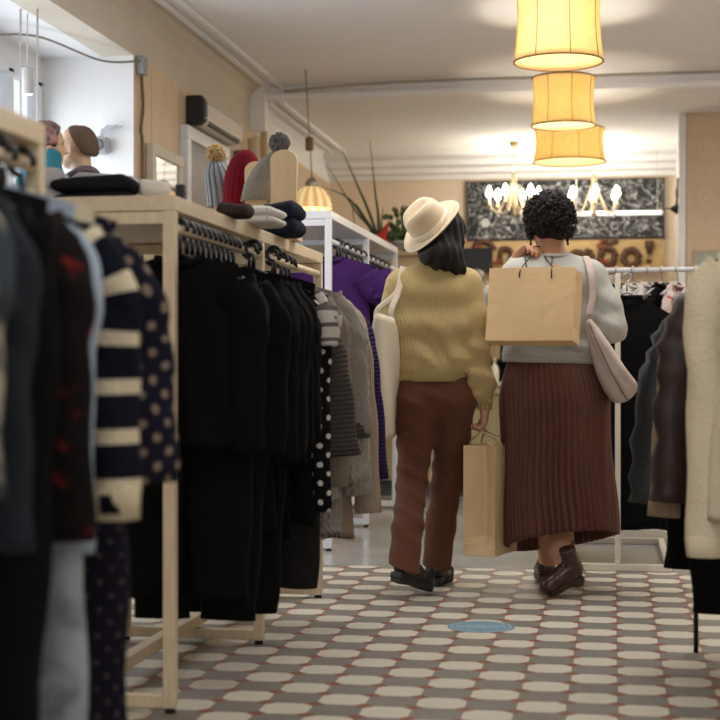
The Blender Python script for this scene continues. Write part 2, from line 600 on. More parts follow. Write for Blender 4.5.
# ------------------------------------------------------------------ hangers
M_hang = plain('black_hanger_plastic', (16, 16, 17), .3, var=.05)
M_hangclear = plain('grey_hanger_plastic', (168, 168, 172), .25, var=.05)
def make_hanger(mat, metal, w=.20, rr=.021, hr=.0042):
    """origin on the rail's axis"""
    r = thing('clothes_hanger', 'hanger', 'clothes hanger')
    pts = [(0, 0, 0)]
    path = [Vector((math.cos(a) * rr, 0, math.sin(a) * rr)) for a in [math.radians(q) for q in range(-20, 271, 24)]]
    path = path + [Vector((0, 0, -rr - .012)), Vector((0, 0, -.075))]
    MB().tube(path, hr, 8).build('hook', metal, r)
    bar = spline([(-w, 0, -.155), (-w * .55, 0, -.115), (-.03, 0, -.085), (0, 0, -.076), (.03, 0, -.085), (w * .55, 0, -.115), (w, 0, -.155)], 4)
    b = MB().tube(bar, .0085, 8, flat=.7)
    b.tube([(-w * .93, 0, -.155), (w * .93, 0, -.155)], .004, 6)
    b.build('shoulder_bar', mat, r)
    return r
HANG = {}
HANG['black'] = make_hanger(M_hang, M_hang, hr=.0078, rr=.0255)
HANG['steel'] = make_hanger(M_hangclear, M_steel)
HANG['narrow'] = make_hanger(M_hang, M_hang, w=.12)
HANG['narrowsteel'] = make_hanger(M_hangclear, M_steel, w=.14)
HANG_USED = {}
def hang(kind, x, y, z, rot, label, group):
    """first use moves the hanger itself, later ones copy it"""
    src = HANG[kind]
    if kind not in HANG_USED:
        HANG_USED[kind] = 1
        src.location = (x, y, z); src.rotation_euler = (0, 0, rot)
        src['label'] = label; src['group'] = group
        return src
    return copy_thing(src, (x, y, z), rot, label, group)

# ------------------------------------------------------------------ garments
def sgnpow(c, p):
    return math.copysign(abs(c) ** p, c)

def g_body(w, hem, L, th, slope, seed, fold=.45, quilt=0, neck=.075, rows=30, m=56, side=0):
    R = random.Random(seed)
    ph = [R.uniform(0, 6.28) for _ in range(6)]
    k1 = R.uniform(4, 7); k2 = R.uniform(8, 13)
    rings = []
    for i in range(rows + 1):
        t = i / rows
        e = min(1, t / .16)
        a = (w * (1 - .07 * e)) * (1 - t) + hem * t
        bth = th * (.22 + .78 * math.sin(min(1, t / .2) * math.pi / 2))
        if quilt:
            bth *= .78 + .30 * abs(math.sin(math.pi * t * L / quilt))
        A = fold * th * min(1, t * 1.6)
        ring = []
        for j in range(m):
            q = 2 * math.pi * j / m
            c, s = math.cos(q), math.sin(q)
            u = a * sgnpow(c, .8); v = bth * sgnpow(s, .75)
            f = A * (math.sin(k1 * u / w + ph[0] + 1.3 * t) + .55 * math.sin(k2 * u / w + ph[1] - 2 * t))
            v += f
            u2 = u * (1 + .035 * t * math.sin(ph[2] + 6 * t)) + side * t * t
            top = -slope * max(abs(u) - neck * .5, 0) ** 1.15
            if abs(u) < neck:
                top -= .018 * (1 - (u / neck) ** 2) * (1 if s < 0 else .2)
            z = top * (1 - t) - slope * w * .25 * t * 0 - L * t + .008 * t * math.sin(3 * q + ph[3])
            ring.append((u2, v, z))
        rings.append(ring)
    # inner hem turned up
    last = rings[-1]
    rings.append([(x * .97, y * .9, z + .03) for x, y, z in last])
    return MB().loft(rings)

def g_sleeve(sx, w, slope, sl, sp, r0, r1, seed, flat=.62, quilt=0, n=18, steps=22, cuff=0):
    R = random.Random(seed * 7 + (3 if sx > 0 else 5))
    dy = R.uniform(-.03, .03)
    ph = R.uniform(0, 6.28)
    p0 = Vector((sx * (w - .035), 0, -slope * (w - .05) - .05))
    path = spline([p0, (sx * (w + .015 + sp * .35), dy * .3, p0.z - .09), (sx * (w + sp * .8), dy * .8, -sl * .55), (sx * (w + sp), dy, -sl)], steps // 3)
    n_ = len(path) - 1
    rad = []
    for i in range(n_ + 1):
        t = i / n_
        r = r0 + (r1 - r0) * t
        if quilt: r *= .82 + .28 * abs(math.sin(math.pi * t * sl / quilt))
        rad.append(r)
    k = R.choice([2, 3])
    def wob(t, th):
        return 1 + .10 * math.sin(k * th + ph + 5 * t) + .06 * math.sin(26 * t + ph + 2 * th)
    b = MB().tube(path, rad, n, True, flat=flat, up=(0, 1, 0), wob=wob)
    return b, path[-1], path[-2]

def ring_loop(cx, cy, rx, ry, z, n=28, dip=0):
    return [(cx + rx * math.cos(q), cy + ry * math.sin(q), z - (dip if math.sin(q) < 0 else dip * .2) * abs(math.sin(q))) for q in [2 * math.pi * i / n for i in range(n + 1)]]

GNUM = [0]
def garment(x, y, zr, rot, name, cat, label, mat, kind='top', group=None, w=.215, L=.62, hem=None, th=.024, slope=.34, sl=.6, sp=.03, r0=.075, r1=.046,
            fold=.45, trim=None, sleeve_mat=None, hanger='black', hlabel='black plastic hanger on the rail', hgroup='hangers', quilt=0, side=0, sleeves=True, drop=.078):
    GNUM[0] += 1
    sd = GNUM[0] * 13 + 5
    hang(hanger, x, y, zr, rot, hlabel, hgroup)
    r = thing(name, label, cat, (x, y, zr - drop), rot, group)
    hem = hem or w * .98
    if kind in ('top', 'coat', 'cardigan', 'dress'):
        g_body(w, hem, L, th, slope, sd, fold, quilt, side=side).build('body', mat, r)
        if sleeves:
            for sx in (-1, 1):
                b, p1, p0 = g_sleeve(sx, w, slope, sl, sp, r0, r1, sd, quilt=quilt)
                so = b.build('sleeve', sleeve_mat or mat, r)
                if trim:
                    d = (p1 - p0).normalized()
                    MB().tube([p1 - d * .05, p1 - d * .045, p1 + d * .012, p1 + d * .014], [r1 * .9, r1 * 1.08, r1 * 1.04, r1 * .9], 16, True, flat=.62, up=(0, 1, 0)).build('cuff', trim, so)
        # collar band
        MB().tube(ring_loop(0, 0, .072, max(.02, th), -.006, 24, .02), .010, 8, False).build('collar', trim or mat, r)
        if kind in ('coat', 'cardigan'):
            # the overlapping front edge and its buttons
            pl = MB()
            pl.box((.0, -th * 1.25, -.10 - (L - .16) / 2), (.045, .012, L - .17))
            pl.build('front_band', trim or mat, r, smooth=False, bevel=.004)
            for i in range(4):
                MB().lathe([(.001, 0), (.010, 0), (.010, .004), (.001, .006)], 12, (.0, -th * 1.25 - .006, -.16 - i * .13), Matrix.Rotation(math.pi / 2, 3, 'X')).build('button', M_hang, r)
        if kind == 'coat':
            for sx in (-1, 1):
                lp = MB()
                lp.add([(sx * .01, -th - .004, -.22), (sx * .085, -th * .8 - .004, -.085), (sx * .07, -th * .3 - .004, -.005), (sx * .03, -th * .9 - .006, -.05)], [[0, 1, 2, 3]])
                lp.build('lapel', trim or mat, r, solid=.008)
    elif kind == 'trousers':
        R = random.Random(sd)
        MB().tube([(-w * .8, 0, -.095), (w * .8, 0, -.095)], .024, 14, True, flat=.7, up=(0, 1, 0)).build('waistband', trim or mat, r)
        for sx in (-1, 1):
            path = spline([(sx * w * .42, 0, -.10), (sx * w * .46, 0, -.10 - L * .3), (sx * w * .44 + side * .5, 0, -.10 - L * .65), (sx * w * .42 + side, R.uniform(-.02, .02), -.10 - L)], 7)
            n_ = len(path)
            rad = [w * .52 - (w * .52 - r1) * i / n_ for i in range(n_)]
            ph = R.uniform(0, 6)
            MB().tube(path, rad, 22, True, flat=.42, up=(0, 1, 0), wob=lambda t, q: 1 + .06 * math.sin(3 * q + ph + 4 * t) + .04 * math.sin(22 * t + ph)).build('leg', mat, r)
    return r

# fabrics
F = {}
F['black'] = fabric('black_jersey', (12, 12, 12), bump='weave')
F['black2'] = fabric('black_ribbed_jersey', (16, 15, 16), bump='rib')
F['charcoal'] = fabric('charcoal_wool', (30, 29, 29), 'melange', (46, 44, 44), bump='knit')
F['stud'] = fabric('white_spotted_black_cotton', (20, 20, 20), 'dots', (206, 198, 186), .045, .30)
F['teestripe'] = fabric('white_striped_jersey', (196, 190, 180), 'stripes', (96, 92, 90), .05, .28)
F['ribgrey'] = fabric('dark_grey_ribbed_knit', (66, 62, 58), 'melange', (84, 78, 72), bump='hrib')
F['taupe'] = fabric('taupe_marl_knit', (122, 112, 102), 'melange', (142, 130, 118), bump='knit')
F['chunky'] = fabric('grey_chunky_knit', (112, 106, 98), 'melange', (152, 144, 134), bump='knit', bs=.55)
F['palegrey'] = fabric('pale_grey_knit', (158, 152, 144), 'melange', (174, 168, 158), bump='cable')
F['beigeknit'] = fabric('beige_fine_knit', (168, 150, 132), bump='rib')
F['purple'] = fabric('purple_knit', (54, 38, 80), bump='hrib')
F['plum'] = fabric('plum_knit', (70, 30, 70), bump='rib')
F['violet'] = fabric('violet_cotton', (64, 34, 90), bump='weave')
F['brownblack'] = fabric('dark_brown_cotton', (34, 24, 24))
F['redfloral'] = fabric('black_fabric_with_red_blotches', (20, 16, 16), 'blotch', (112, 30, 24), .06, .64)
F['greysleeve'] = fabric('dark_slate_wool', (40, 44, 50), bump='knit')
F['palewash'] = fabric('pale_washed_denim', (148, 154, 160), 'blotch', (110, 116, 124), .12, .5)
F['bluegrey'] = fabric('light_blue_grey_cotton', (158, 170, 184))
F['nautical'] = fabric('navy_knit_with_cream_stripes', (20, 22, 34), 'stripes', (214, 200, 170), .092, .30, bump='knit')
F['creamknit'] = fabric('cream_knit', (212, 196, 162), bump='rib')
F['polka'] = fabric('navy_polka_dot_crepe', (26, 25, 38), 'dots', (132, 114, 98), .040, .31)
F['polkasmall'] = fabric('navy_small_dot_crepe', (24, 22, 34), 'dots', (92, 78, 66), .036, .2)
F['slatefloral'] = fabric('slate_flower_print', (60, 66, 72), 'blotch', (170, 160, 140), .09, .56)
F['coat'] = fabric('black_wool_coat_cloth', (13, 13, 14), var=.2)
F['navy'] = fabric('navy_wool', (22, 24, 34))
F['pinkfloral'] = fabric('pink_flowered_cotton', (226, 206, 196), 'floral', (226, 120, 110), .045, .55)
F['whitelace'] = fabric('white_printed_cotton', (224, 216, 208), 'floral', (150, 140, 150), .03, .3)
F['lilac'] = fabric('bright_violet_satin', (80, 28, 120), rough=.5)
F['mustard'] = fabric('mustard_trim', (206, 160, 60))
F['blush'] = fabric('blush_cotton', (210, 186, 176))
F['bluecheck'] = fabric('blue_grey_check', (150, 158, 170), 'plaid', (90, 96, 120), .03, .4)
F['puffblack'] = plain('dark_grey_quilted_nylon', (44, 45, 48), .42, var=.12)
F['puffbrown'] = plain('brown_quilted_nylon', (58, 44, 40), .45, var=.12)
F['fleece'] = fabric('beige_fleece', (168, 148, 124), bump='knit')
F['cardi'] = fabric('cream_soft_knit', (242, 226, 196), 'melange', (226, 208, 178), bump='knit')
F['camel'] = fabric('camel_wool', (190, 160, 124))
F['whiteknit'] = fabric('white_knit', (226, 220, 210), bump='rib')
F['brownsuede'] = fabric('brown_suede', (82, 62, 50))

# --- long wooden rack, near to far
R1 = random.Random(4)
g1 = dict(zr=1.41, hlabel='black hanger with a round hook on the long wooden rack', hgroup='black hangers on the long wooden rack')
BL = 'black garment in the dense row of black clothes on the long wooden rack'
BG = 'plain black clothes in the row on the long wooden rack'
y = 4.27
xr = -1.262
def G1(dy, *a, rot=None, dx=0, **k):
    global y
    kk = dict(g1); kk.update(k)
    yy = y; y += dy
    return garment(xr + dx, yy, rot=R1.uniform(-.07, .05) if rot is None else rot, *a, **kk)
G1(.075, name='black_sweater', cat='sweater', label='plain black long sleeved sweater beside the front post of the long wooden rack', mat=F['black'], L=.56, w=.20, sl=.58, sp=.01, th=.028, rot=-.10)
G1(.055, name='black_sweater', cat='sweater', label='long black trousers hanging just behind the first black sweater', mat=F['black'], kind='trousers', L=.88, w=.21, r1=.075) if False else None
longs = [.92, .72, 1.0, .66, .86, .74, 1.02, .7, .62, .9]
for i, L in enumerate(longs):
    if i in (0, 2, 6):
        G1(.062, name='black_trousers', cat='trousers', label='black trousers hanging low among the black tops, wooden rack', group='black trousers on the long wooden rack', mat=F['black'], kind='trousers', L=L, w=.25, r1=.085, dx=.0)
    else:
        G1(.062, name='black_blouse', cat='top', label=BL, group=BG, mat=R1.choice([F['black'], F['black'], F['black2'], F['charcoal']]), L=L, w=R1.uniform(.205, .225), sl=R1.uniform(.52, .66), sp=R1.uniform(.02, .055), th=.024)
y += .02
G1(.085, name='spotted_tunic', cat='tunic', label='black tunic with a column of white square spots down its edge, wooden rack', mat=F['black2'], sleeve_mat=F['stud'], L=.86, w=.215, sl=.82, sp=.02, r0=.036, r1=.032, th=.03, dx=.05)
G1(.095, name='striped_t_shirt', cat='t-shirt', label='white T-shirt with grey stripes and short sleeves between black and grey clothes', mat=F['teestripe'], L=.52, w=.225, sl=.26, sp=.05, r0=.075, r1=.075, th=.026, dx=.015, rot=-.12)
G1(.095, name='ribbed_cardigan', cat='cardigan', label='dark grey ribbed cardigan with wide hanging sleeve, after the striped T-shirt', mat=F['ribgrey'], kind='cardigan', L=.70, w=.185, slope=.55, sl=.64, sp=.13, r0=.06, r1=.075, th=.03, dx=.0)
G1(.08, name='dark_grey_skirt', cat='skirt', label='long dark grey wool skirt with white band near its hem, hanging low', mat=F['charcoal'], kind='trousers', L=1.02, w=.2, r1=.07, dx=.06)
G1(.11, name='taupe_cardigan', cat='cardigan', label='long taupe marled cardigan between dark grey ribbed and chunky knits', mat=F['taupe'], kind='cardigan', L=.92, w=.225, sl=.76, sp=.05, r0=.08, r1=.06, th=.042, dx=-.01)
G1(.12, name='chunky_sweater', cat='sweater', label='grey chunky knitted sweater with bunched sleeve cuff, wooden rack', mat=F['chunky'], L=.64, w=.225, sl=.58, sp=.07, r0=.085, r1=.07, th=.05, dx=.01, trim=F['ribgrey'])
G1(.11, name='grey_cable_cardigan', cat='cardigan', label='long pale grey cable knit cardigan next to the grey chunky sweater', mat=F['palegrey'], kind='cardigan', L=.84, w=.225, sl=.76, sp=.06, r0=.075, r1=.06, th=.045, dx=.015)
G1(.11, name='grey_dress', cat='dress', label='pale grey knitted dress in front of the beige one, wooden rack', mat=F['palegrey'], kind='dress', L=.98, w=.215, hem=.23, sl=.82, sp=.06, r0=.07, r1=.055, th=.04, dx=.01)
G1(.10, name='beige_dress', cat='dress', label='long beige knitted dress just before the purple knit, wooden rack', mat=F['beigeknit'], kind='dress', L=1.0, w=.21, hem=.25, sl=.9, sp=.10, r0=.065, r1=.05, th=.04, dx=.0)
G1(.085, name='plum_sweater', cat='sweater', label='plum sweater right beside the long purple knit at rack end', mat=F['plum'], L=.64, w=.22, sl=.62, sp=.05, th=.03, dx=-.02)
G1(.08, name='purple_cardigan', cat='cardigan', label='long purple ribbed knit, last garment at the far end of the wooden rack', mat=F['purple'], kind='cardigan', L=.74, w=.235, sl=.78, sp=.13, r0=.065, r1=.05, th=.035, rot=-.05, dx=-.045)

# --- nearest wooden rack, near to far
g2 = dict(zr=1.41, hlabel='black hanger with a round hook on the nearest rack', hgroup='black hangers on the nearest rack')
def G2(yy, *a, dx=0, rot=0, **k):
    kk = dict(g2); kk.update(k)
    return garment(-1.166 + dx, yy, rot=rot, *a, **kk)
G2(2.00, name='flower_print_blouse', cat='blouse', label='slate blouse with pale flower print, cut off at the left edge of the photo', mat=F['slatefloral'], L=.60, w=.205, sl=.52, sp=.03, th=.035, dx=.035)
G2(2.10, name='black_dress', cat='dress', label='long black dress at the lower left corner, next to the slate blouse', mat=F['black'], kind='dress', L=1.22, w=.2, hem=.235, sl=.5, sp=.0, th=.04)
G2(2.20, name='dark_slate_sweater', cat='sweater', label='dark slate sweater with thick sleeve in the near left foreground', mat=F['greysleeve'], L=.58, w=.205, sl=.62, sp=.015, r0=.065, r1=.055, th=.035)
G2(2.30, name='black_trousers', cat='trousers', label='wide black trousers hanging to the floor, near left foreground', mat=F['black'], kind='trousers', L=1.15, w=.28, r1=.11, dx=.01)
G2(2.40, name='red_blotched_blouse', cat='blouse', label='black blouse with red blotches in the left foreground', mat=F['redfloral'], L=.60, w=.22, sl=.62, sp=.03, r0=.065, r1=.055, th=.035, dx=.01)
G2(2.49, name='pale_jeans', cat='jeans', label='pale washed denim trousers hanging below the red blotched blouse', mat=F['palewash'], kind='trousers', L=1.16, w=.25, r1=.13, dx=.02)
G2(2.57, name='blue_grey_shirt', cat='shirt', rot=-.08, dx=.03, label='light blue grey shirt between red blotched blouse and striped knit', mat=F['bluegrey'], L=.66, w=.19, sl=.66, sp=.0, r0=.045, r1=.04, th=.022)
G2(2.65, dx=.028, name='striped_cardigan', cat='cardigan', label='navy cardigan with broad cream stripes, left foreground', mat=F['nautical'], kind='cardigan', trim=F['creamknit'], L=.58, w=.195, sl=.60, sp=.03, r0=.055, r1=.048, th=.03)
G2(2.75, name='dotted_trousers', cat='trousers', label='navy trousers with faint small dots reaching the floor, left foreground', mat=F['polkasmall'], kind='trousers', L=1.16, w=.235, r1=.15, dx=.0)
G2(2.84, name='polka_dot_blouse', cat='blouse', label='navy blouse with beige polka dots and flared sleeve, left foreground', mat=F['polka'], L=.60, w=.20, sl=.56, sp=.045, r0=.055, r1=.068, th=.03)

# --- white rack
g3 = dict(zr=1.70, hlabel='black hanger on the tall white rack', hgroup='black hangers on the tall white rack')
def G3(yy, *a, dx=0, rot=0, **k):
    kk = dict(g3); kk.update(k)
    return garment(-1.538 + dx, yy, rot=rot, *a, **kk)
G3(8.22, name='violet_t_shirt', cat='t-shirt', label='violet short sleeved T-shirt on the tall white rack', mat=F['violet'], L=.66, w=.235, sl=.24, sp=.06, r0=.085, r1=.085, th=.03, dx=-.02)
G3(8.42, name='violet_blouse', cat='blouse', label='dark violet blouse behind the violet T-shirt, white rack', mat=F['purple'], L=.70, w=.22, sl=.5, th=.03)
DB = 'dark brown garment in the row behind the violet tops, white rack'
DG = 'dark brown clothes on the tall white rack'
for i in range(9):
    G3(8.62 + i * .19, name='dark_brown_blouse', cat='top', label=DB, group=DG, mat=[F['brownblack'], F['charcoal'], F['brownblack']][i % 3], L=.62 + .07 * (i % 3), w=.225, sl=.56, sp=.04, th=.035)
G3(8.32, name='black_trousers', cat='trousers', label='dark trousers hanging under the violet tops on the white rack', mat=F['navy'], kind='trousers', L=1.12, w=.24, r1=.085)

# --- cream rack with coats
g4 = dict(zr=1.452, hanger='narrowsteel', hlabel='steel hooked hanger on the cream floor rack', hgroup='hangers on the cream floor rack')
def G4(yy, *a, dx=0, rot=0, **k):
    kk = dict(g4); kk.update(k)
    return garment(.02 + dx, yy, rot=rot, *a, **kk)
G4(7.62, name='black_coat', cat='coat', label='long black wool coat hanging right behind the cream post beside the skirt', mat=F['coat'], kind='coat', L=1.17, w=.25, slope=.68, hem=.29, sl=.70, sp=.05, r0=.08, r1=.065, th=.05, dx=.045, drop=.09, rot=math.pi + .10)
for i, L in enumerate((1.10, 1.14, 1.05)):
    G4(7.84 + i * .2, name='black_coat', cat='coat', label='black coat hanging behind the front coat on the cream rack', group='black coats at the back of the cream rack', mat=F['coat'], kind='coat', L=L, w=.23, slope=.65, hem=.26, sl=.64, sp=.05, th=.05, dx=-.03, rot=.1, drop=.15)
G4(8.45, name='navy_jacket', cat='jacket', label='navy jacket at the back end of the cream rack', mat=F['navy'], kind='coat', L=.8, w=.235, slope=.65, sl=.64, sp=.07, th=.05, drop=.2, dx=-.03)

# --- small clothes on the white rail
hk = dict(zr=1.588, hanger='steel', hlabel='thin hanger on the white rail with small clothes', hgroup='hangers on the white rail')
kids = [(-.16, 'bluecheck', 'checked_shirt', 'shirt', 'small blue grey checked shirt on the white rail, leftmost in view', .34, None),
        (.02, 'navy', 'navy_jumper', 'jumper', 'small navy jumper on the white rail behind the black coat', .36, None),
        (.115, 'whitelace', 'white_blouse', 'blouse', 'small white printed blouse on the white rail, left of the white dress', .36, None),
        (.205, 'whitelace', 'white_dress', 'dress', 'small white printed dress on the white rail, left of the black blouse', .42, None),
        (.285, 'black', 'small_dark_blouse', 'blouse', 'small black blouse on the white rail beside the pink flowered dress', .30, None),
        (.375, 'pinkfloral', 'pink_flowered_dress', 'dress', 'small pink flowered dress on the white rail, left of the violet one', .55, None),
        (.485, 'lilac', 'violet_dress', 'dress', 'small bright violet dress with mustard neckline on the white rail', .42, F['mustard']),
        (.585, 'blush', 'blush_blouse', 'blouse', 'small blush blouse on the white rail, right of the violet dress', .34, None),
        (.67, 'bluecheck', 'checked_blouse', 'blouse', 'small checked blouse at the right end of the white rail', .34, None)]
for x, m, nm, ct, lb, L, tr in kids:
    garment(x, 9.15, rot=math.radians(60), name=nm, cat=ct, label=lb, mat=F[m], L=L, w=.13, hem=.15, sl=.2, sp=.02, r0=.045, r1=.04, th=.022, trim=tr, **hk)

# --- black rack at the right, far to near
g6 = dict(zr=1.5, hanger='narrow', hlabel='black hanger on the black rack at the right edge', hgroup='black hangers on the black rack')
def G6(yy, *a, dx=0, rot=0, **k):
    kk = dict(g6); kk.update(k)
    return garment(.52 + dx, yy, rot=rot, *a, **kk)
G6(5.30, name='grey_quilted_jacket', cat='jacket', label='dark grey quilted jacket, farthest on the black rack at right', mat=F['puffblack'], L=.74, w=.225, slope=.75, sl=.84, sp=.16, r0=.08, r1=.06, th=.04, quilt=.09, drop=.13, dx=-.02)
G6(5.16, name='fleece_jacket', cat='jacket', label='beige fleece jacket with narrow visible sleeve between two quilted jackets', mat=F['fleece'], drop=.12, dx=.02, L=.60, w=.225, slope=.75, sl=.88, sp=.15, r0=.075, r1=.055, th=.035)
G6(5.02, name='brown_quilted_jacket', cat='jacket', label='dark brown quilted jacket between beige fleece and camel coat', mat=F['puffbrown'], L=.84, w=.225, slope=.7, sl=.82, sp=.115, drop=.12, dx=.01, r0=.09, r1=.075, th=.04, quilt=.11)
G6(4.90, name='black_jacket', cat='jacket', label='black jacket hanging lower behind the camel coat at right', mat=F['coat'], L=.98, w=.21, slope=.75, sl=.9, sp=.02, r0=.06, r1=.055, th=.035, dx=.03, drop=.1)
G6(5.40, name='dark_skirt', cat='skirt', label='long dark skirt hanging low under the quilted jackets on the black rack', mat=F['black'], kind='trousers', L=.86, w=.21, r1=.17, dx=-.09, drop=.24)
G6(4.79, name='camel_coat', cat='coat', label='camel coat edge showing beside the cream knit cardigan', mat=F['camel'], kind='coat', L=.84, w=.23, slope=.7, sl=.8, sp=.03, r0=.065, r1=.05, th=.04, dx=.03, drop=.1)
G6(4.66, name='black_skirt', cat='skirt', label='long black skirt hanging below the cream cardigan at right', mat=F['black'], kind='trousers', L=.92, w=.28, r1=.12, dx=-.04, drop=.22)
G6(4.50, name='cream_cardigan', cat='cardigan', label='big cream knit cardigan with folded cuff, nearest in view at right edge', mat=F['cardi'], kind='cardigan', L=.86, w=.225, hem=.26, slope=.6, dx=.0, sl=.96, sp=.035, r0=.085, r1=.05, th=.045, trim=F['cardi'], rot=.1)
G6(4.30, name='white_sweater', cat='sweater', label='white sweater at the right edge in front of the cream cardigan', mat=F['whiteknit'], L=.62, w=.22, sl=.62, sp=.0, slope=.45, th=.045, dx=.09)
G6(4.12, name='brown_suede_coat', cat='coat', label='brown suede coat low at the right edge of the photo', mat=F['brownsuede'], L=1.0, w=.22, sl=.9, sp=.0, th=.04, dx=.17)
# ------------------------------------------------------------------ lamps
def lampshade_mat():
    t = NT('parchment_lampshade')
    co = t.coord()
    nz = t.noise(co, 26, 4)
    col = t.mix(nz, lin((252, 234, 190)), lin((240, 212, 150)))
    t.set(color=col, rough=.8)
    tr = t.n('ShaderNodeBsdfTranslucent', {0: col})
    mx = t.n('ShaderNodeMixShader', {0: .62, 1: t.b.outputs[0], 2: tr.outputs[0]})
    out = [n for n in t.t.nodes if n.type == 'OUTPUT_MATERIAL'][0]
    t.t.links.new(mx.outputs[0], out.inputs[0])
    return t.m
M_shade = lampshade_mat()
M_shadetrim = plain('brown_shade_piping', (120, 86, 46), .7)
M_bulb = glow('warm_bulb_glass', (255, 226, 168), 30)
M_cord = plain('white_flex', (205, 200, 192), .6)
M_brass = plain('aged_brass', (150, 126, 88), .35, metal=.7)

def point(name, loc, power, color, size, parent):
    l = bpy.data.lights.new(name, 'POINT')
    l.energy = power; l.color = color; l.shadow_soft_size = size
    o = bpy.data.objects.new(name, l)
    o.location = loc
    return link(o, parent)

def drum_lamp(label, c, rb, rt, h, zc, power):
    """c: centre of the lower rim; zc: ceiling height"""
    r = thing('pendant_lamp', label, 'pendant lamp', c, 0, 'drum pendant lamps over the aisle')
    n = 48
    prof = []
    for i in range(13):
        t = i / 12
        prof.append((rb + (rt - rb) * t - .012 * math.sin(math.pi * t), h * t))
    MB().lathe(prof, n).build('lamp_shade', M_shade, r, solid=.0025)
    for rad, z in ((rb, 0), (rt, h)):
        MB().tube([(rad * math.cos(q), rad * math.sin(q), z) for q in [2 * math.pi * i / 40 for i in range(41)]], .005, 6, False).build('shade_rim', M_shadetrim, r)
    sm = MB()
    for k in range(8):
        q = 2 * math.pi * k / 8 + .3
        sm.tube([(math.cos(q) * (a + .002), math.sin(q) * (a + .002), z) for a, z in prof], .0022, 5)
    sm.build('seam', M_shadetrim, r)
    sp = MB()
    for k in range(3):
        q = 2 * math.pi * k / 3
        sp.tube([(0, 0, h * .93), (math.cos(q) * rt, math.sin(q) * rt, h)], .0025, 6)
    sp.lathe([(.016, h * .52), (.02, h * .54), (.02, h * .86), (.008, h * .93)], 14, (0, 0, 0), None, True, True)
    sp.build('socket', M_brass, r)
    MB().lathe([(.004, h * .22), (.024, h * .26), (.032, h * .34), (.024, h * .46), (.013, h * .52)], 16, (0, 0, 0), None, True, True).build('bulb', M_bulb, r)
    MB().tube([(0, 0, h * .92), (0, 0, zc - c[2])], .004, 8).build('cord', M_cord, r)
    MB().lathe([(.05, zc - c[2]), (.05, zc - c[2] - .02), (.01, zc - c[2] - .05)], 18, (0, 0, 0), None, True, True).build('ceiling_rose', M_cord, r)
    point('bulb_light', (0, 0, h * .34), power, (1, .92, .77), .035, r)
    return r

drum_lamp('largest drum pendant with parchment shade, topmost and nearest of the three', P(558.5, 62, 7.5), .222, .212, .385, ZC, 90)
drum_lamp('middle drum pendant lamp, a smaller round parchment shade below the largest', P(563.5, 126, 9.4), .199, .196, .30, ZC, 72)
drum_lamp('lowest and farthest drum pendant lamp, just above the chalkboard', P(569.5, 162, 11.5), .275, .262, .25, ZC, 44)

M_flame = glow('candle_bulb_glass', (255, 240, 214), 26)
M_crystal = NT('cut_glass').set(color=(.95, .96, 1, 1), rough=.05, trans=.6).m
M_chand = plain('pale_brass', (190, 172, 140), .35, metal=.4)
def chandelier(label, c, zc, n, R, ph):
    r = thing('chandelier', label, 'chandelier', c, 0, 'candle chandeliers before the chalkboard')
    MB().tube([(0, 0, .30), (0, 0, zc - c[2])], .005, 8).build('rod', M_chand, r)
    MB().lathe([(.045, zc - c[2]), (.04, zc - c[2] - .03), (.008, zc - c[2] - .07)], 18, (0, 0, 0), None, True, True).build('ceiling_rose', M_brass, r)
    MB().lathe([(.006, -.10), (.03, -.07), (.012, -.03), (.035, .03), (.016, .1), (.012, .2), (.03, .26), (.01, .31)], 18, (0, 0, 0), None, True, True).build('column', M_chand, r)
    for k in range(n):
        q = ph + 2 * math.pi * k / n
        e = Vector((math.cos(q), math.sin(q), 0))
        ar = MB().tube(spline([e * .015 + Vector((0, 0, .24)), e * R * .35 + Vector((0, 0, .06)), e * R * .65 + Vector((0, 0, -.06)), e * R + Vector((0, 0, .0))], 6), .0075, 8).build('arm', M_chand, r)
        MB().lathe([(.012, -.005), (.034, .008), (.014, .012), (.012, .075)], 14, e * R, None, True, True).build('candle_cup', M_chand, ar)
        MB().lathe([(.008, .075), (.026, .098), (.028, .125), (.014, .165), (.003, .185)], 14, e * R, None, True, True).build('bulb', M_flame, ar)
        for dz in (-.03, -.075):
            MB().ball(e * R * .93 + Vector((0, 0, dz)), (.011, .011, .02), 8, 6).build('drop', M_crystal, ar)
    point('candle_light', (0, 0, .2), 12, (1, .92, .80), .12, r)
    return r
chandelier('left candle chandelier, between the hat and the curly hair', P(514, 206, 14.1), ZC2, 6, .235, .25)
chandelier('right candle chandelier, seen to the right of the curly hair', P(594, 207, 14.1), ZC2, 6, .235, .6)

# amber glass pendant above the white rack
def amber():
    t = NT('amber_ribbed_glass')
    s = t.n('ShaderNodeSeparateXYZ', {0: t.coord()})
    an = t.math('ARCTAN2', s.outputs[0], s.outputs[1])
    f = t.math('ADD', t.math('MULTIPLY', t.math('SINE', t.math('MULTIPLY', an, 12)), .5), .5)
    c = t.mix(f, lin((240, 214, 160)), lin((206, 158, 92)))
    t.set(color=c, rough=.3, emit=c, estr=.55)
    return t.m
r = thing('glass_pendant_lamp', 'amber ribbed glass pendant lamp above the white rack, beside the hats', 'pendant lamp', P(312, 209, 11.3))
MB().lathe([(.15, 0), (.148, .03), (.13, .09), (.09, .145), (.05, .165)], 48).build('lamp_shade', amber(), r, solid=.004)
MB().lathe([(.05, .16), (.052, .2), (.02, .235), (.008, .24)], 18, (0, 0, 0), None, True, True).build('cap', M_steel, r)
zt = ZC - P(312, 209, 11.3).z
MB().tube([(0, 0, .235), (-.05, 0, zt)], .004, 8).build('cord', M_brass, r)
MB().lathe([(.028, .44), (.03, .45), (.03, .53), (.028, .54)], 14, (-.02, 0, 0), None, True, True).build('wooden_bead', plain('brown_bead_wood', (128, 92, 62), .6), r)
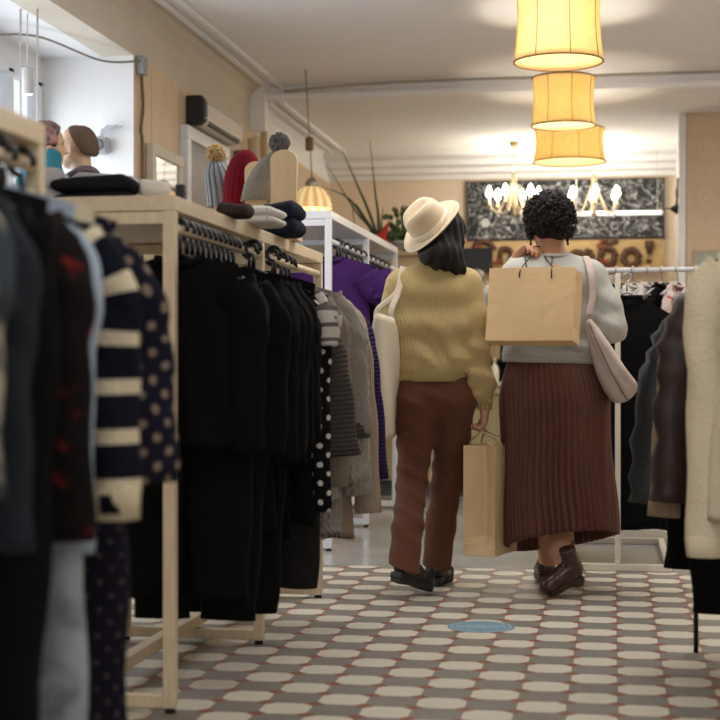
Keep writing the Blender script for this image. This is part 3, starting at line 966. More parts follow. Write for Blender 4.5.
point('bulb_light', (0, 0, .06), 4, (1, .75, .45), .03, r)

# ------------------------------------------------------------------ back wall: chalkboard, tube, lettered board
def chalk():
    t = NT('chalkboard_with_drawings')
    co = t.coord()
    s = t.n('ShaderNodeSeparateXYZ', {0: co})
    v = t.n('ShaderNodeCombineXYZ', {0: s.outputs[0], 1: s.outputs[2]}).outputs[0]
    dn = t.n('ShaderNodeTexNoise', {'Vector': v, 'Scale': 5.5, 'Detail': 2}).outputs[1]
    w = t.vmath('ADD', v, t.vmath('MULTIPLY', t.vmath('SUBTRACT', dn, (.5, .5, .5)), (.5, .5, .5)))
    e = t.n('ShaderNodeTexVoronoi', {'Vector': w, 'Scale': 5.5}, feature='DISTANCE_TO_EDGE').outputs['Distance']
    l1 = t.math('LESS_THAN', e, .018)
    n2 = t.noise(w, 9, 1)
    l2 = t.math('LESS_THAN', t.math('ABSOLUTE', t.math('SUBTRACT', n2, .52)), .014)
    n3 = t.noise(w, 4, 1)
    l3 = t.math('LESS_THAN', t.math('ABSOLUTE', t.math('SUBTRACT', n3, .44)), .009)
    mk = t.math('MINIMUM', t.math('ADD', t.math('ADD', t.math('MULTIPLY', l1, .4), l2), l3), 1)
    sm = t.noise(v, 12, 4)
    mk = t.math('MULTIPLY', mk, t.math('ADD', .2, t.math('MULTIPLY', sm, .8)))
    base = t.mix(t.noise(v, 3, 4), lin((28, 30, 33)), lin((44, 46, 50)))
    t.set(color=t.mix(mk, base, lin((214, 216, 218))), rough=.85)
    return t.m
YBF = YB - .03
def bx(px, py):
    """point of the back wall plane"""
    u = (px - 360) / 1500
    d = YBF / (math.cos(YAW) + math.sin(YAW) * u)
    return P(px, py, d)
a, c = bx(467, 182.5), bx(664, 238)
r = thing('chalkboard', 'wide black chalkboard covered with white chalk drawings on the back wall', 'chalkboard', ((a.x + c.x) / 2, YBF, c.z))
Wd, Hd = c.x - a.x, a.z - c.z
MB().box((0, 0, Hd / 2), (Wd, .03, Hd)).build('board', chalk(), r, smooth=False)
fr = MB()
for z in (0, Hd): fr.box((0, -.01, z), (Wd + .02, .03, .014))
for x in (-Wd / 2, Wd / 2): fr.box((x, -.01, Hd / 2), (.014, .03, Hd))
fr.build('frame', plain('dark_frame_wood', (52, 48, 44), .5), r, smooth=False)
cd = MB()
p = bx(485.5, 223)
for i in range(20):
    pass
cd.lathe([(.0, 0), (.045, 0), (.045, .004), (.0, .004)], 24, (p.x - (a.x + c.x) / 2, -.015, p.z - c.z), Matrix.Rotation(math.pi / 2, 3, 'X'))
cd.build('chalk_disc', plain('white_chalk', (190, 190, 190), .9), r, smooth=False)

p0, p1 = P(572, 214, 14.3), P(662, 212.5, 14.3)
r = thing('tube_lamp', 'long white tube lamp hanging in front of the chalkboard, right half', 'tube lamp', (p0 + p1) / 2)
h = (p1 - p0) / 2
MB().tube([-h, h], .021, 14).build('tube', glow('tube_glass', (245, 244, 240), .85), r)
cp = MB()
for sg in (-1, 1): cp.tube([h * sg * .97, h * sg * 1.015], .026, 14)
cp.build('end_cap', M_whitemetal, r)
MB().tube([-h * .9, -h * .9 + Vector((0, 0, ZC2 - r.location.z))], .003, 6).build('hanging_wire', M_cord, r)
MB().tube([h * .9, h * .9 + Vector((0, 0, ZC2 - r.location.z))], .003, 6).build('hanging_wire', M_cord, r)

a, c = bx(461, 239), bx(664, 269)
r = thing('lettered_board', 'long pale wooden board with big brown furry letters, under the chalkboard', 'sign', ((a.x + c.x) / 2, YBF, c.z))
Wd, Hd = c.x - a.x, a.z - c.z
MB().box((0, 0, Hd / 2), (Wd, .03, Hd)).build('board', wood('golden_board', (196, 168, 118), (172, 142, 94), 6, 0, .6), r, smooth=False)
MB().box((0, -.05, .004), (Wd, .1, .018)).build('ledge', wood('golden_ledge', (200, 164, 104), (178, 138, 84), 6, 0, .6), r, smooth=False, bevel=.003)
M_fur = plain('brown_wreath_twigs', (88, 62, 46), .95, var=.4, bump=.6, scale=30)
M_redleaf = plain('red_leaf', (132, 62, 44), .8, var=.3, scale=30)
def loc(px, py):
    q = bx(px, py)
    return Vector((q.x - (a.x + c.x) / 2, -.03, q.z - c.z))
def bumpy(t, th):
    return 1 + .12 * math.sin(37 * t + 3 * th) + .1 * math.sin(61 * t)
def oring(cx, cy, rx, ry, rad, q0=0, q1=360):
    k = 14.9 / 1500
    return MB().tube([loc(cx + rx * math.cos(math.radians(q)), cy - ry * math.sin(math.radians(q))) for q in range(q0, q1 + 1, 12)], rad, 12, True, wob=bumpy)
oring(631, 258, 7.3, 8.0, .034).build('letter_o', M_fur, r)
o_ = oring(607.5, 257, 7.2, 9.0, .034).build('letter_o', M_fur, r)
MB().tube(spline([loc(601, 244), loc(605, 240), loc(610, 244), loc(614, 241), loc(618, 242)], 4), .022, 10, True, wob=bumpy).build('tilde', M_fur, o_)
MB().tube([loc(649.5, 241), loc(649.5, 246), loc(648.8, 254)], [.045, .05, .02], 12, True, wob=bumpy).build('exclamation_stroke', M_fur, r)
MB().ball(loc(648.5, 261), .028, 12, 8).build('exclamation_dot', M_fur, r)
MB().tube(spline([loc(474, 262), loc(475, 247), loc(482, 242), loc(490, 244), loc(495, 250)], 5), .03, 12, True, wob=bumpy).build('letter_c', M_fur, r)
MB().tube(spline([loc(501, 264), loc(501, 251), loc(506, 249), loc(511, 252), loc(511, 264)], 5), .028, 12, True, wob=bumpy).build('letter_n', M_fur, r)
MB().tube(spline([loc(571, 266), loc(572, 255), loc(577, 252), loc(582, 255), loc(583, 266)], 5), .028, 12, True, wob=bumpy).build('letter_n', M_fur, r)
MB().tube(spline([loc(583, 265), loc(585, 254), loc(588, 251), loc(592, 255), loc(593, 266)], 5), .026, 12, True, wob=bumpy).build('letter_n', M_fur, r)
lf = MB()
RR = random.Random(8)
for cx, cy, nn in ((604, 262, 9), (602, 245, 5), (495, 262, 8), (479, 246, 5)):
    for k in range(nn):
        lf.ball(loc(cx + RR.uniform(-4, 4), cy + RR.uniform(-3, 3)) + Vector((0, -.03, 0)), (.02, .008, .016), 8, 5)
lf.build('leaves', M_redleaf, r)

# ------------------------------------------------------------------ counter and what stands on and behind it
M_counter = plain('olive_beige_panel', (168, 152, 112), .6, var=.05)
M_dark = plain('dark_plinth', (78, 76, 74), .6)
M_ctop = plain('counter_top', (176, 160, 124), .4)
yc = P(500, 500, 11.6).y
r = thing('shop_counter', 'long olive beige shop counter behind the two shoppers', 'counter', (-.7, yc, 0))
MB().box((0, .35, .06), (2.5, .62, .12)).build('plinth', M_dark, r, smooth=False)
MB().box((0, .35, .46), (2.56, .7, .68)).build('front_panel', M_counter, r, smooth=False, bevel=.004)
MB().box((0, .35, .82), (2.62, .76, .04)).build('worktop', M_ctop, r, smooth=False, bevel=.006)
M_pack = [plain('pack_dark', (58, 48, 42), .5, var=.2), plain('pack_rust', (150, 88, 52), .5), plain('pack_grey', (128, 124, 116), .5), plain('pack_tan', (176, 150, 110), .6), plain('pack_black', (34, 32, 32), .4)]
# display shelf on the counter
r = thing('display_shelf', 'dark display shelf of small packs on the counter, between the shoppers', 'shelf', (P(500, 400, 11.8).x - .05, yc + .42, .84))
for z in (.01, .22, .44): MB().box((0, 0, z), (1.3, .26, .02)).build('shelf_board', M_pack[4], r, smooth=False)
for x in (-.64, .64): MB().box((x, 0, .23), (.02, .26, .46)).build('side_panel', M_pack[4], r, smooth=False)
MB().box((0, .125, .23), (1.3, .01, .46)).build('back_panel', M_pack[0], r, smooth=False)
packname = ['dark', 'rust coloured', 'grey', 'tan', 'black']
x0s = r.location.x
for lv, z in enumerate((.862, 1.072)):
    for k in range(11):
        m = (k * 7 + lv * 3) % 5
        w_ = .05 + .03 * ((k * 5 + lv) % 3) / 2; h_ = .09 + .07 * ((k * 3 + lv * 2) % 4) / 3
        o = MB().box((0, 0, h_ / 2), (w_, .07, h_)).build('pack', M_pack[m], None, smooth=False, bevel=.006)
        o.location = (x0s - .55 + k * .11, yc + .36, z)
        tag(o, 'small packet on the dark display shelf on the counter', 'packet', 'packets on the counter shelf')
r = thing('white_bottle', 'white plastic bottle on the counter, between sweater cuff and skirt', 'bottle', (P(493.5, 388, 11.62).x, yc + .10, .84))
MB().lathe([(.03, 0), (.036, .01), (.036, .14), (.026, .175), (.014, .185), (.014, .205)], 20, (0, 0, 0), None, True, True).build('body', plain('white_bottle_plastic', (226, 218, 202), .4), r)
MB().lathe([(.017, .205), (.017, .235), (.01, .24)], 16, (0, 0, 0), None, True, True).build('cap', plain('cream_cap', (206, 192, 166), .5), r)
o = MB().ball((0, 0, .028), (.05, .035, .028), 14, 8).build('cloth_roll', plain('white_cloth', (226, 216, 196), .9), None)
o.location = (P(503, 396, 11.6).x, yc + .08, .84)
tag(o, 'small crumpled white cloth on the counter beside the skirt', 'cloth')
# till screen and its stand
r = thing('till_screen', 'black till screen with a rounded silver stand on the counter, left of the paper bag', 'screen', (P(476, 262, 11.9).x, yc + .36, .84))
MB().box((0, 0, 1.02), (.25, .035, .20)).build('screen', M_pack[4], r, smooth=False, bevel=.008)
MB().ball((.0, -.06, .90), (.07, .035, .05), 18, 10).build('stand_cover', plain('silver_plastic', (164, 160, 150), .35, metal=.3), r)
MB().lathe([(.11, 0), (.11, .02), (.04, .04), (.03, .92)], 22, (0, 0, 0), None, True, True).build('stand', M_pack[4], r)

# tall partition with plants
pd = 12.6
pa, pb = P(318, 250, pd), P(462, 250, pd)
yp = 12.45
r = thing('plant_partition', 'tall tan partition carrying the row of plants, in front of the back wall', 'partition', (-1.9, yp, 0))
MB().box((0, .15, .97), (1.18, .3, 1.94)).build('body', plain('tan_partition', (196, 172, 134), .7), r, smooth=False)
MB().box((0, .14, 1.96), (1.22, .36, .04)).build('top_board', plain('partition_top', (206, 182, 142), .6), r, smooth=False, bevel=.005)
def bluepic():
    t = NT('turquoise_seascape')
    v = t.coord()
    f = t.noise(t.vmath('MULTIPLY', v, (4, 4, 14)), 2.2, 4)
    t.set(color=t.ramp(f, [(.3, lin((70, 120, 124))), (.5, lin((140, 176, 178))), (.62, lin((214, 222, 218))), (.75, lin((96, 140, 120)))]), rough=.5)
    return t.m
r = thing('turquoise_picture', 'low wide turquoise picture leaning behind the plants on the partition', 'picture', (-1.93, yp + .27, 1.98))
MB().box((0, 0, .095), (.78, .015, .19)).build('canvas', bluepic(), r, smooth=False)
fr = MB()
for z in (.0, .19): fr.box((0, -.004, z + (.006 if z == 0 else -.0)), (.80, .025, .012))
for x in (-.395, .395): fr.box((x, -.004, .095), (.012, .025, .19))
fr.build('frame', plain('teal_frame', (76, 112, 112), .5), r, smooth=False)
M_leaf = plain('dark_green_leaf', (62, 78, 44), .45, var=.25, scale=12)
M_leaf2 = plain('fresh_green_leaf', (88, 116, 62), .5, var=.3, scale=12)
M_pot = plain('terracotta_pot', (150, 100, 76), .8)
M_potw = plain('white_pot', (214, 212, 206), .4)
M_soil = plain('potting_soil', (48, 38, 30), .95)
M_bloom = plain('red_bract', (204, 52, 36), .5, var=.15)
def pot(r, mp, R=.075, h=.12):
    MB().lathe([(R * .72, 0), (R * .95, h * .85), (R * 1.05, h * .86), (R * 1.05, h), (R * .92, h), (R * .88, h * .86)], 22, (0, 0, 0), None, True).build('pot', mp, r)
    MB().lathe([(.0, h * .87), (R * .9, h * .88)], 18).build('soil', M_soil, r)
def blade(pts, w, m=None):
    b = MB()
    path = spline(pts, 6)
    n = len(path)
    b.tube(path, [max(.0015, w * (1 - .92 * (i / (n - 1)) ** 1.6)) for i in range(n)], 8, True, flat=.28, up=(0, 1, 0))
    return b
def zz(px, py): # offset above the partition top as the photograph shows it
    q = P(px, py, 12.6)
    return q
r = thing('tall_grass_plant', 'potted plant with a few very long arching grass leaves, above the white rack', 'potted plant', (zz(378, 240).x - .01, yp + .1, 1.98))
pot(r, M_pot)
base = Vector((0, 0, .1))
for tgt in ([(340, 147), (353, 178)], [(370, 141), (374, 190)], [(320, 185), (345, 196)], [(322, 160), (352, 208)], [(356, 236), (352, 203)], [(380, 205), (379, 220)]):
    e = zz(*tgt[0]) - r.location; mdl = zz(*tgt[1]) - r.location
    e.y = RR.uniform(-.15, .1); mdl.y = e.y * .5
    blade([base, base * .5 + mdl * .5 + Vector((.012, 0, .0)), mdl, e], .014).build('leaf', M_leaf, r)
r = thing('green_bushy_plant', 'small bushy green plant beside the red bloom, left of the hat', 'potted plant', (zz(400, 245).x, yp + .1, 1.98))
pot(r, M_potw, .07, .09)
for k in range(44):
    q = RR.uniform(0, 6.28); rr = RR.uniform(.03, .17); zz_ = RR.uniform(.10, .36)
    c_ = Vector((math.cos(q) * rr, math.sin(q) * rr * .8, zz_))
    st = MB().tube([(0, 0, .08), c_ * .6 + Vector((0, 0, .02)), c_], .003, 5)
    st.ball(c_, (.034, .016, .024), 8, 5, Euler((RR.uniform(-.6, .6), RR.uniform(-.8, .8), q)).to_matrix())
    st.build('leaf', M_leaf2, r)
r = thing('red_flowering_plant', 'small potted plant with a pointed red bloom beside the white rack corner', 'potted plant', (zz(386, 245).x, yp - .02, 1.98))
pot(r, M_pot, .055, .08)
b = MB()
b.tube(spline([(-.05, 0, .10), (-.02, 0, .14), (.01, 0, .2), (.035, 0, .25)], 5), [.045, .045, .042, .04, .038, .036, .033, .03, .027, .024, .02, .016, .012, .008, .005, .002], 10, True, flat=.35, up=(0, 1, 0))
b.tube(spline([(0, 0, .08), (-.05, .0, .12), (-.11, 0, .13)], 4), [.028, .03, .03, .026, .022, .018, .012, .006, .002], 10, True, flat=.35, up=(0, 1, 0))
b.build('bloom', M_bloom, r)
MB().tube([(0, 0, .07), (0, 0, .13)], .005, 6).build('stem', M_leaf, r)
r = thing('spiky_plant', 'small grey green plant in a white pot, just left of the hat brim', 'potted plant', (zz(416, 245).x, yp + .08, 1.98))
pot(r, M_potw, .06, .10)
for k in range(16):
    q = RR.uniform(0, 6.28); e = Vector((math.cos(q) * .11, math.sin(q) * .09, RR.uniform(.14, .26)))
    blade([(0, 0, .08), e * .5 + Vector((0, 0, .05)), e], .012).build('leaf', plain('greygreen_leaf', (120, 140, 122), .6) if k == 0 else bpy.data.materials['greygreen_leaf'], r)
# wire loop ornament behind
r = thing('wire_ornament', 'dark wire loop ornament standing left of the hat crown', 'ornament', (zz(405, 235).x, yp + .02, 1.98))
MB().tube([(.028 * 1 * math.cos(q) - .01, 0, .33 + .052 * math.sin(q)) for q in [math.radians(k) for k in range(-60, 290, 14)]], .0035, 6).build('loop', M_pack[4], r)
MB().tube([(.018, 0, 0), (.018, 0, .38)], .005, 6).build('stem', M_pack[4], r)
MB().lathe([(.04, 0), (.04, .012), (.006, .02)], 16, (.018, 0, 0), None, True).build('base', M_pack[4], r)

# things on the right: bracket lamp, framed panel
r = thing('bracket_lamp', 'black bracket lamp with a small cone shade on the white wall edge', 'wall lamp', (.575, 13.6, 2.42))
q = lambda px, py: P(px, py, 13.25) - Vector(r.location)
MB().box(q(678, 188), (.025, .05, .17)).build('wall_plate', M_blackmetal, r, smooth=False, bevel=.004)
MB().tube(spline([q(678.5, 182), q(676.5, 192), q(677, 200), q(676, 206)], 4), .010, 8).build('arm', M_blackmetal, r)
e0, e1 = q(670.5, 208.5), q(677.5, 209)
dirv = (e1 - e0).normalized()
MB().tube([e0, e0 + (e1 - e0) * .1, e1], [.012, .016, .052], 18, True).build('cone_shade', M_blackmetal, r)
MB().tube([q(664, 208.5), e0], .006, 8).build('neck', M_blackmetal, r)
c_ = P(712, 262, 12.4)
r = thing('framed_picture', 'pale grey green framed panel hanging on the patterned wallpaper at right', 'picture', (c_.x, 12.79, c_.z))
MB().box((.0, 0, 0), (.26, .012, .19)).build('panel', plain('sage_panel', (158, 166, 152), .6), r, smooth=False)
fr = MB()
for z in (-.1, .1): fr.box((0, -.006, z), (.28, .02, .018))
for x in (-.135, .135): fr.box((x, -.006, 0), (.018, .02, .2))
fr.build('frame', plain('dusty_frame', (186, 164, 140), .6), r, smooth=False)

# ------------------------------------------------------------------ left wall
r = thing('air_conditioner', 'white air conditioner with a black end on the left wall', 'air conditioner', (XL, 10.35, 2.75))
pr = [(0, -.10), (.10, -.10), (.135, -.06), (.135, .045), (.11, .095), (0, .095)]
b = MB()
b.loft([[(x, -.46, z) for x, z in pr], [(x, .52, z) for x, z in pr]], True, True, True)
b.build('casing', plain('aircon_plastic', (214, 206, 192), .45), r, smooth=False, bevel=.012)
b = MB()
b.loft([[(x * 1.02, -.53, z * 1.04) for x, z in pr], [(x * 1.02, -.455, z * 1.04) for x, z in pr]], True, True, True)
b.build('end_cover', M_blackmetal, r, smooth=False, bevel=.012)
b = MB()
for k in range(3): b.box((.128 - k * .004, .03, -.066 - k * .012), (.012, .84, .005))
b.build('vent_slats', M_dark, r, smooth=False)
# framed mirror
r = thing('framed_mirror', 'white framed mirror on the left wall above the wooden rack', 'mirror', (XL + .03, 9.26, 2.11))
fr = MB()
for z in (-.25, .25): fr.box((0, 0, z), (.05, .66, .07))
for y_ in (-.295, .295): fr.box((0, y_, 0), (.05, .07, .43))
fr.build('frame', plain('offwhite_frame', (206, 196, 178), .5), r, smooth=False, bevel=.006)
MB().box((0, 0, 0), (.02, .54, .46)).build('mirror_glass', NT('mirror_glass').set(color=(.8, .82, .82, 1), rough=.04, metal=1.0).m, r, smooth=False)
# cable with junction box, pipes
M_brown = plain('brown_cable', (116, 84, 54), .6)
jb = P(135, 62, 9.0)
o = MB().box((0, 0, 0), (.05, .09, .11)).build('junction_box', plain('grey_plastic', (150, 150, 150), .5), None, smooth=False, bevel=.008)
o.location = (XL + .026, 8.79, 2.84)
tag(o, 'small grey junction box at the top of the panelled wall corner', 'junction box')
b = MB()
b.tube(spline([(XL + .02, 8.8, 2.78), (XL + .02, 8.83, 2.6), (XL + .02, 8.79, 2.45), (XL + .02, 8.82, 2.3), (XL + .02, 8.8, 1.4)], 8), .010, 8)
o = b.build('wall_cable', M_brown, None)
tag(o, 'brown cable running down the panelled wall from the junction box', 'cable')
o = MB().tube(spline([(XL + .03, 8.74, 2.86), (XL - .1, 8.4, 2.80), (XL - .3, 7.9, 2.84), (XBAY + .05, 7.6, 2.78)], 8), .007, 6).build('sagging_cable', plain('grey_cable', (140, 136, 132), .6), None)
tag(o, 'thin grey cable sagging across the top of the white window bay', 'cable')
M_pipe = plain('cream_pipe_paint', (200, 172, 134), .5)
for k, (yy, lb) in enumerate(((11.45, 'cream heating pipe on the left wall, nearer of the two behind the hats'), (12.0, 'cream heating pipe with a bend at its top, farther of the two behind the hats'))):
    o = MB().tube(spline([(XL + .06, yy, 0), (XL + .06, yy, 2.3), (XL + .06, yy, 2.55), (XL + .06, yy + (-.12 if k else .0), 2.75), (XL + .06, yy - (.12 if k else 0), 3.0 if k else 2.8)], 6), .03, 12).build('heating_pipe', M_pipe, None)
    tag(o, lb, 'pipe')
o = MB().box((0, 0, 0), (.07, .16, .2)).build('valve_box', M_dark, None, smooth=False, bevel=.01)
o.location = (XL + .036, 11.2, 2.56)
tag(o, 'small dark valve box between the air conditioner and the pipes', 'valve')
# thin pipe across the ceiling
o = MB().tube(spline([(XL + .3, 11.55, 3.18), (-1.5, 11.5, 3.215), (1.0, 11.5, 3.215), (3.1, 11.5, 3.21)], 6), .012, 8).build('ceiling_pipe', plain('grey_pipe', (168, 160, 150), .5), None)
tag(o, 'thin grey pipe running right across the ceiling above the lamps', 'pipe')

# ------------------------------------------------------------------ display window bay
r = thing('spot_lamp', 'white cylinder spot lamp shining down in the window bay', 'spot lamp', P(27.5, 82, 8.0))
MB().lathe([(.03, .075), (.031, .07), (.031, -.062), (.027, -.066)], 24, (0, 0, 0), None, True).build('housing', plain('spot_housing', (190, 190, 190), .5), r)
MB().lathe([(.0, -.060), (.029, -.062)], 20).build('lens', glow('spot_lens', (255, 255, 250), 9), r)
MB().tube([(0, 0, .075), (0, 0, ZT - r.location.z)], .004, 8).build('stem', M_cord, r)
for px, lb in ((20.5, 'thin white display cord hanging in the window bay, left one'), (37.5, 'thin white display cord hanging in the window bay, right one')):
    q0 = P(px, 60, 7.9)
    o = MB().tube([(q0.x, q0.y, ZT), (q0.x, q0.y, .62)], .006, 8).build('display_string', M_cord, None)
    tag(o, lb, 'cord')
# wall speaker
c_ = P(110, 147, 9.2)
r = thing('wall_speaker', 'small rounded grey speaker with wispy scarf on the white bay wall', 'speaker', (c_.x, YBAY - .06, c_.z))
M_gp = plain('pale_grey_plastic', (166, 168, 174), .5, var=.1)
MB().box((0, 0, -.015), (.10, .11, .10)).build('casing', M_gp, r, smooth=False, bevel=.02)
MB().lathe([(.036, 0), (.036, .008), (.02, .010), (.0, .004)], 22, (.0, -.058, -.018), Matrix.Rotation(math.pi / 2, 3, 'X')).build('cone', plain('cone_grey', (112, 114, 120), .6), r)
b = MB()
for k in range(9):
    b.tube(spline([(.0, 0, .02), (.0 + .004 * k, 0, .07), (.02 + .010 * k, -.01, .085 + .006 * (k % 4)), (.045 + .012 * k, 0, .08 + .01 * (k % 3))], 5), .004, 6)
b.build('plume', plain('grey_feather', (190, 192, 198), .9), r)

# ------------------------------------------------------------------ folded clothes on the racks
def folded(name, label, cat, loc, size, m, rot=0, layers=3, seed=1, droop=0):
    r = thing(name, label, cat, loc, rot)
    R = random.Random(seed)
    sx, sy, sz = size
    h = sz / layers
    for k in range(layers):
        rings = []
        n = 40
        for i in range(8):
            t = i / 7
            ex = math.sin(math.pi * min(max(t, .04), .96)) ** .14
            ring = []
            for j in range(n):
                q = 2 * math.pi * j / n
                wx = 1 + .03 * math.sin(3 * q + k + seed) + .02 * math.sin(7 * q + 2 * k)
                ring.append((sgnpow(math.cos(q), .45) * sx / 2 * ex * wx, sgnpow(math.sin(q), .45) * sy / 2 * ex * wx, k * h + h * t * (1 + .12 * math.sin(2 * q + seed) * t)))
            rings.append(ring)
        MB().loft(rings, True, True, True).build('fold', m, r)
    return r
ZS = 1.5
F['darkdenim'] = fabric('dark_navy_denim', (32, 36, 50), var=.25)
F['blackdenim'] = fabric('black_denim', (26, 27, 34), var=.25)
F['whitecotton'] = fabric('white_cotton', (226, 220, 210))
F['fluffy'] = fabric('fluffy_white_wool', (206, 204, 204), 'melange', (160, 160, 164), bump='knit')
F['brownwool'] = fabric('dark_brown_wool', (62, 52, 48), bump='knit')
p_ = P(98, 190, 4.75)
folded('folded_jeans', 'folded black denim lying at the near end of the long wooden rack', 'folded jeans', (p_.x, p_.y, ZS), (.27, .2, .10), F['blackdenim'], .1, 2, 3)
p_ = P(50, 190, 4.78)
folded('fluffy_scarf', 'fluffy pale grey scarf left of the folded black denim on the rack', 'scarf', (p_.x, p_.y, ZS), (.13, .16, .125), F['fluffy'], .3, 2, 5)
p_ = P(105, 180, 5.05)
folded('folded_lace', 'folded white wool behind the black denim on the rack top', 'folded clothes', (p_.x, p_.y, ZS), (.24, .16, .145), F['fluffy'], .1, 2, 6)
p_ = P(154, 190, 4.8)
folded('white_scarf', 'crumpled white scarf right of the folded black denim', 'scarf', (p_.x, p_.y, ZS), (.10, .12, .095), F['whitecotton'], .2, 2, 7)
o = MB().box((0, 0, .022), (.028, .028, .044)).build('black_box', M_blackmetal, None, smooth=False, bevel=.004)
p_ = P(181, 192, 4.45); o.location = (p_.x, p_.y, ZS)
tag(o, 'tiny black box at the front corner of the long wooden rack', 'box')
p_ = P(291, 236, 5.72)
folded('folded_navy_jeans', 'stack of folded dark navy jeans at the far end of the wooden rack', 'folded jeans', (p_.x - .03, p_.y, ZS), (.15, .2, .125), F['darkdenim'], -.1, 2, 9)
p_ = P(268, 226, 5.3)
folded('folded_white_shirt', 'folded white shirt with grey marks between hats and navy jeans', 'folded clothes', (p_.x - .02, p_.y, ZS), (.15, .2, .062), fabric('white_dotted_cotton', (226, 222, 214), 'dots', (120, 120, 130), .05, .14), 0, 2, 11)
p_ = P(238, 214, 5.0)
folded('brown_felt_hat', 'dark brown felt cap lying flat under the burgundy beanie', 'cap', (p_.x - .01, p_.y, ZS), (.11, .14, .045), F['brownwool'], 0, 1, 13)

# knitted hats on wooden head forms
M_form = wood('light_plywood', (230, 206, 168), (220, 192, 150), 4, 2, .55)
def head_form(label, loc, h, w, rot=0, t=.02):
    r = thing('hat_stand', label, 'hat stand', loc, rot, 'wooden hat stands on the rack')
    pts = []
    for k in range(25):
        q = math.pi * k / 24
        pts.append((w / 2 * math.cos(q), h - w / 2 * .8 + w / 2 * .8 * math.sin(q)))
    pts += [(-w / 2 * .92, 0), (w / 2 * .92, 0)]
    b = MB()
    b.loft([[(x, -t / 2, z) for x, z in pts], [(x, t / 2, z) for x, z in pts]], True, True, True)
    b.build('plate', M_form, r, smooth=False, bevel=.002)
    MB().box((0, 0, .008), (w * 1.2, .1, .016)).build('base', M_form, r, smooth=False, bevel=.002)
    return r
def beanie(name, label, loc, h, w, tilt, m, pom=None, ribs=22, fold_h=.0, rotz=0):
    """knitted hat, opening at z=0, slouching towards tilt"""
    r = thing(name, label, 'knitted hat', loc, rotz)
    rings = []
    n = 88
    for i in range(17):
        t = i / 16
        rad = w / 2 * math.sqrt(max(.02, 1 - (max(0, t - .35) / .66) ** 2.4)) * (1.04 if t < .22 and fold_h else 1)
        cx = tilt * t ** 1.6
        ring = []
        for j in range(n):
            q = 2 * math.pi * j / n
            rr = rad * (1 + .025 * math.sin(ribs * q) * (1 - t * .6))
            ring.append((cx + rr * math.cos(q), rr * .85 * math.sin(q), h * t))
        rings.append(ring)
    MB().loft(rings, True, False, True).build('crown', m, r)
    if fold_h:
        rings = []
        for z, s_ in ((0, 1.03), (.0, 1.09), (fold_h, 1.10), (fold_h + .006, 1.03)):
            rings.append([((w / 2 * s_ * (1 + .02 * math.sin(ribs * q)) * math.cos(q)) + tilt * (z / h) ** 1.6, w / 2 * s_ * .85 * (1 + .02 * math.sin(ribs * q)) * math.sin(q), z) for q in [2 * math.pi * j / n for j in range(n)]])
        MB().loft(rings).build('folded_brim', m, r)
    if pom:
        R = random.Random(3)
        b = MB()
        c0 = Vector((tilt * 1.05, 0, h + .028))
        b.ball(c0, .034, 14, 9)
        for k in range(150):
            d = Vector((R.gauss(0, 1), R.gauss(0, 1), R.gauss(0, 1))).normalized()
            b.ball(c0 + d * .036, .0085, 5, 4)
        b.build('pompom', pom, r)
    return r
F['greyhat'] = fabric('grey_hat_knit', (132, 126, 118), 'melange', (154, 148, 140), bump='knit')
F['stripehat'] = fabric('pale_grey_striped_knit', (150, 152, 154), 'vstripes', (94, 98, 102), .028, .4, bump='knit')
F['burgundy'] = fabric('burgundy_knit', (116, 20, 36), bump='rib')
F['pomtan'] = fabric('tan_fur', (190, 160, 116), 'melange', (150, 120, 80))
F['pomgrey'] = fabric('grey_fur', (108, 106, 104), 'melange', (84, 82, 80))
def on_shelf(px, d):
    q = P(px, 200, d)
    return q
p_ = on_shelf(224, 6.38)
head_form('wooden hat stand under the striped grey beanie', (p_.x, p_.y, ZS), .33, .09)
beanie('striped_beanie', 'pale grey ribbed beanie with tan fur pompom, leftmost of the three hats', (p_.x, p_.y, ZS + .185), .20, .14, -.035, F['stripehat'], F['pomtan'])
p_ = on_shelf(241, 6.2)
head_form('wooden hat stand under the burgundy beanie', (p_.x, p_.y, ZS), .34, .09)
beanie('burgundy_beanie', 'burgundy knitted beanie standing between two grey hats', (p_.x, p_.y, ZS + .155), .245, .155, .02, F['burgundy'])
p_ = on_shelf(256, 6.03)
head_form('wooden hat stand under the grey pompom beanie', (p_.x, p_.y, ZS), .33, .09)
beanie('grey_beanie', 'grey ribbed beanie with folded brim and grey pompom leaning on the wooden plate', (p_.x, p_.y, ZS + .17), .205, .115, .092, F['greyhat'], F['pomgrey'], 30, .07)
p_ = on_shelf(284, 5.93)
head_form('tall rounded bare wooden plate right of the grey beanie', (p_.x, p_.y, ZS), .362, .108)

# ------------------------------------------------------------------ floor sticker
t = NT('blue_floor_sticker')
co = t.coord()
s = t.n('ShaderNodeSeparateXYZ', {0: co})
rad = t.vmath('LENGTH', co)
band = t.math('LESS_THAN', t.math('ABSOLUTE', s.outputs[1]), .035)
gl = t.math('GREATER_THAN', t.noise(t.vmath('MULTIPLY', co, (60, 22, 1)), 1.6, 1), .52)
mk = t.math('MULTIPLY', t.math('MULTIPLY', band, gl), t.math('LESS_THAN', t.math('ABSOLUTE', s.outputs[0]), .095))
ring = t.math('MULTIPLY', t.math('GREATER_THAN', rad, .112), t.math('LESS_THAN', rad, .118))
t.set(color=t.mix(t.math('MULTIPLY', t.math('MAXIMUM', mk, ring), .45), lin((110, 142, 156)), lin((186, 204, 206))), rough=.45)
b = MB().lathe([(.0, .0015), (.128, .0015), (.13, 0)], 48)
o = b.build('floor_sticker', t.m, None, smooth=False)
p_ = P(481, 627, 1500 / (627 - 368))
o.location = (p_.x, p_.y, .0005)
o.rotation_euler = (0, 0, YAW)
tag(o, 'round blue worn sticker with faded writing on the tiled floor', 'floor sticker')
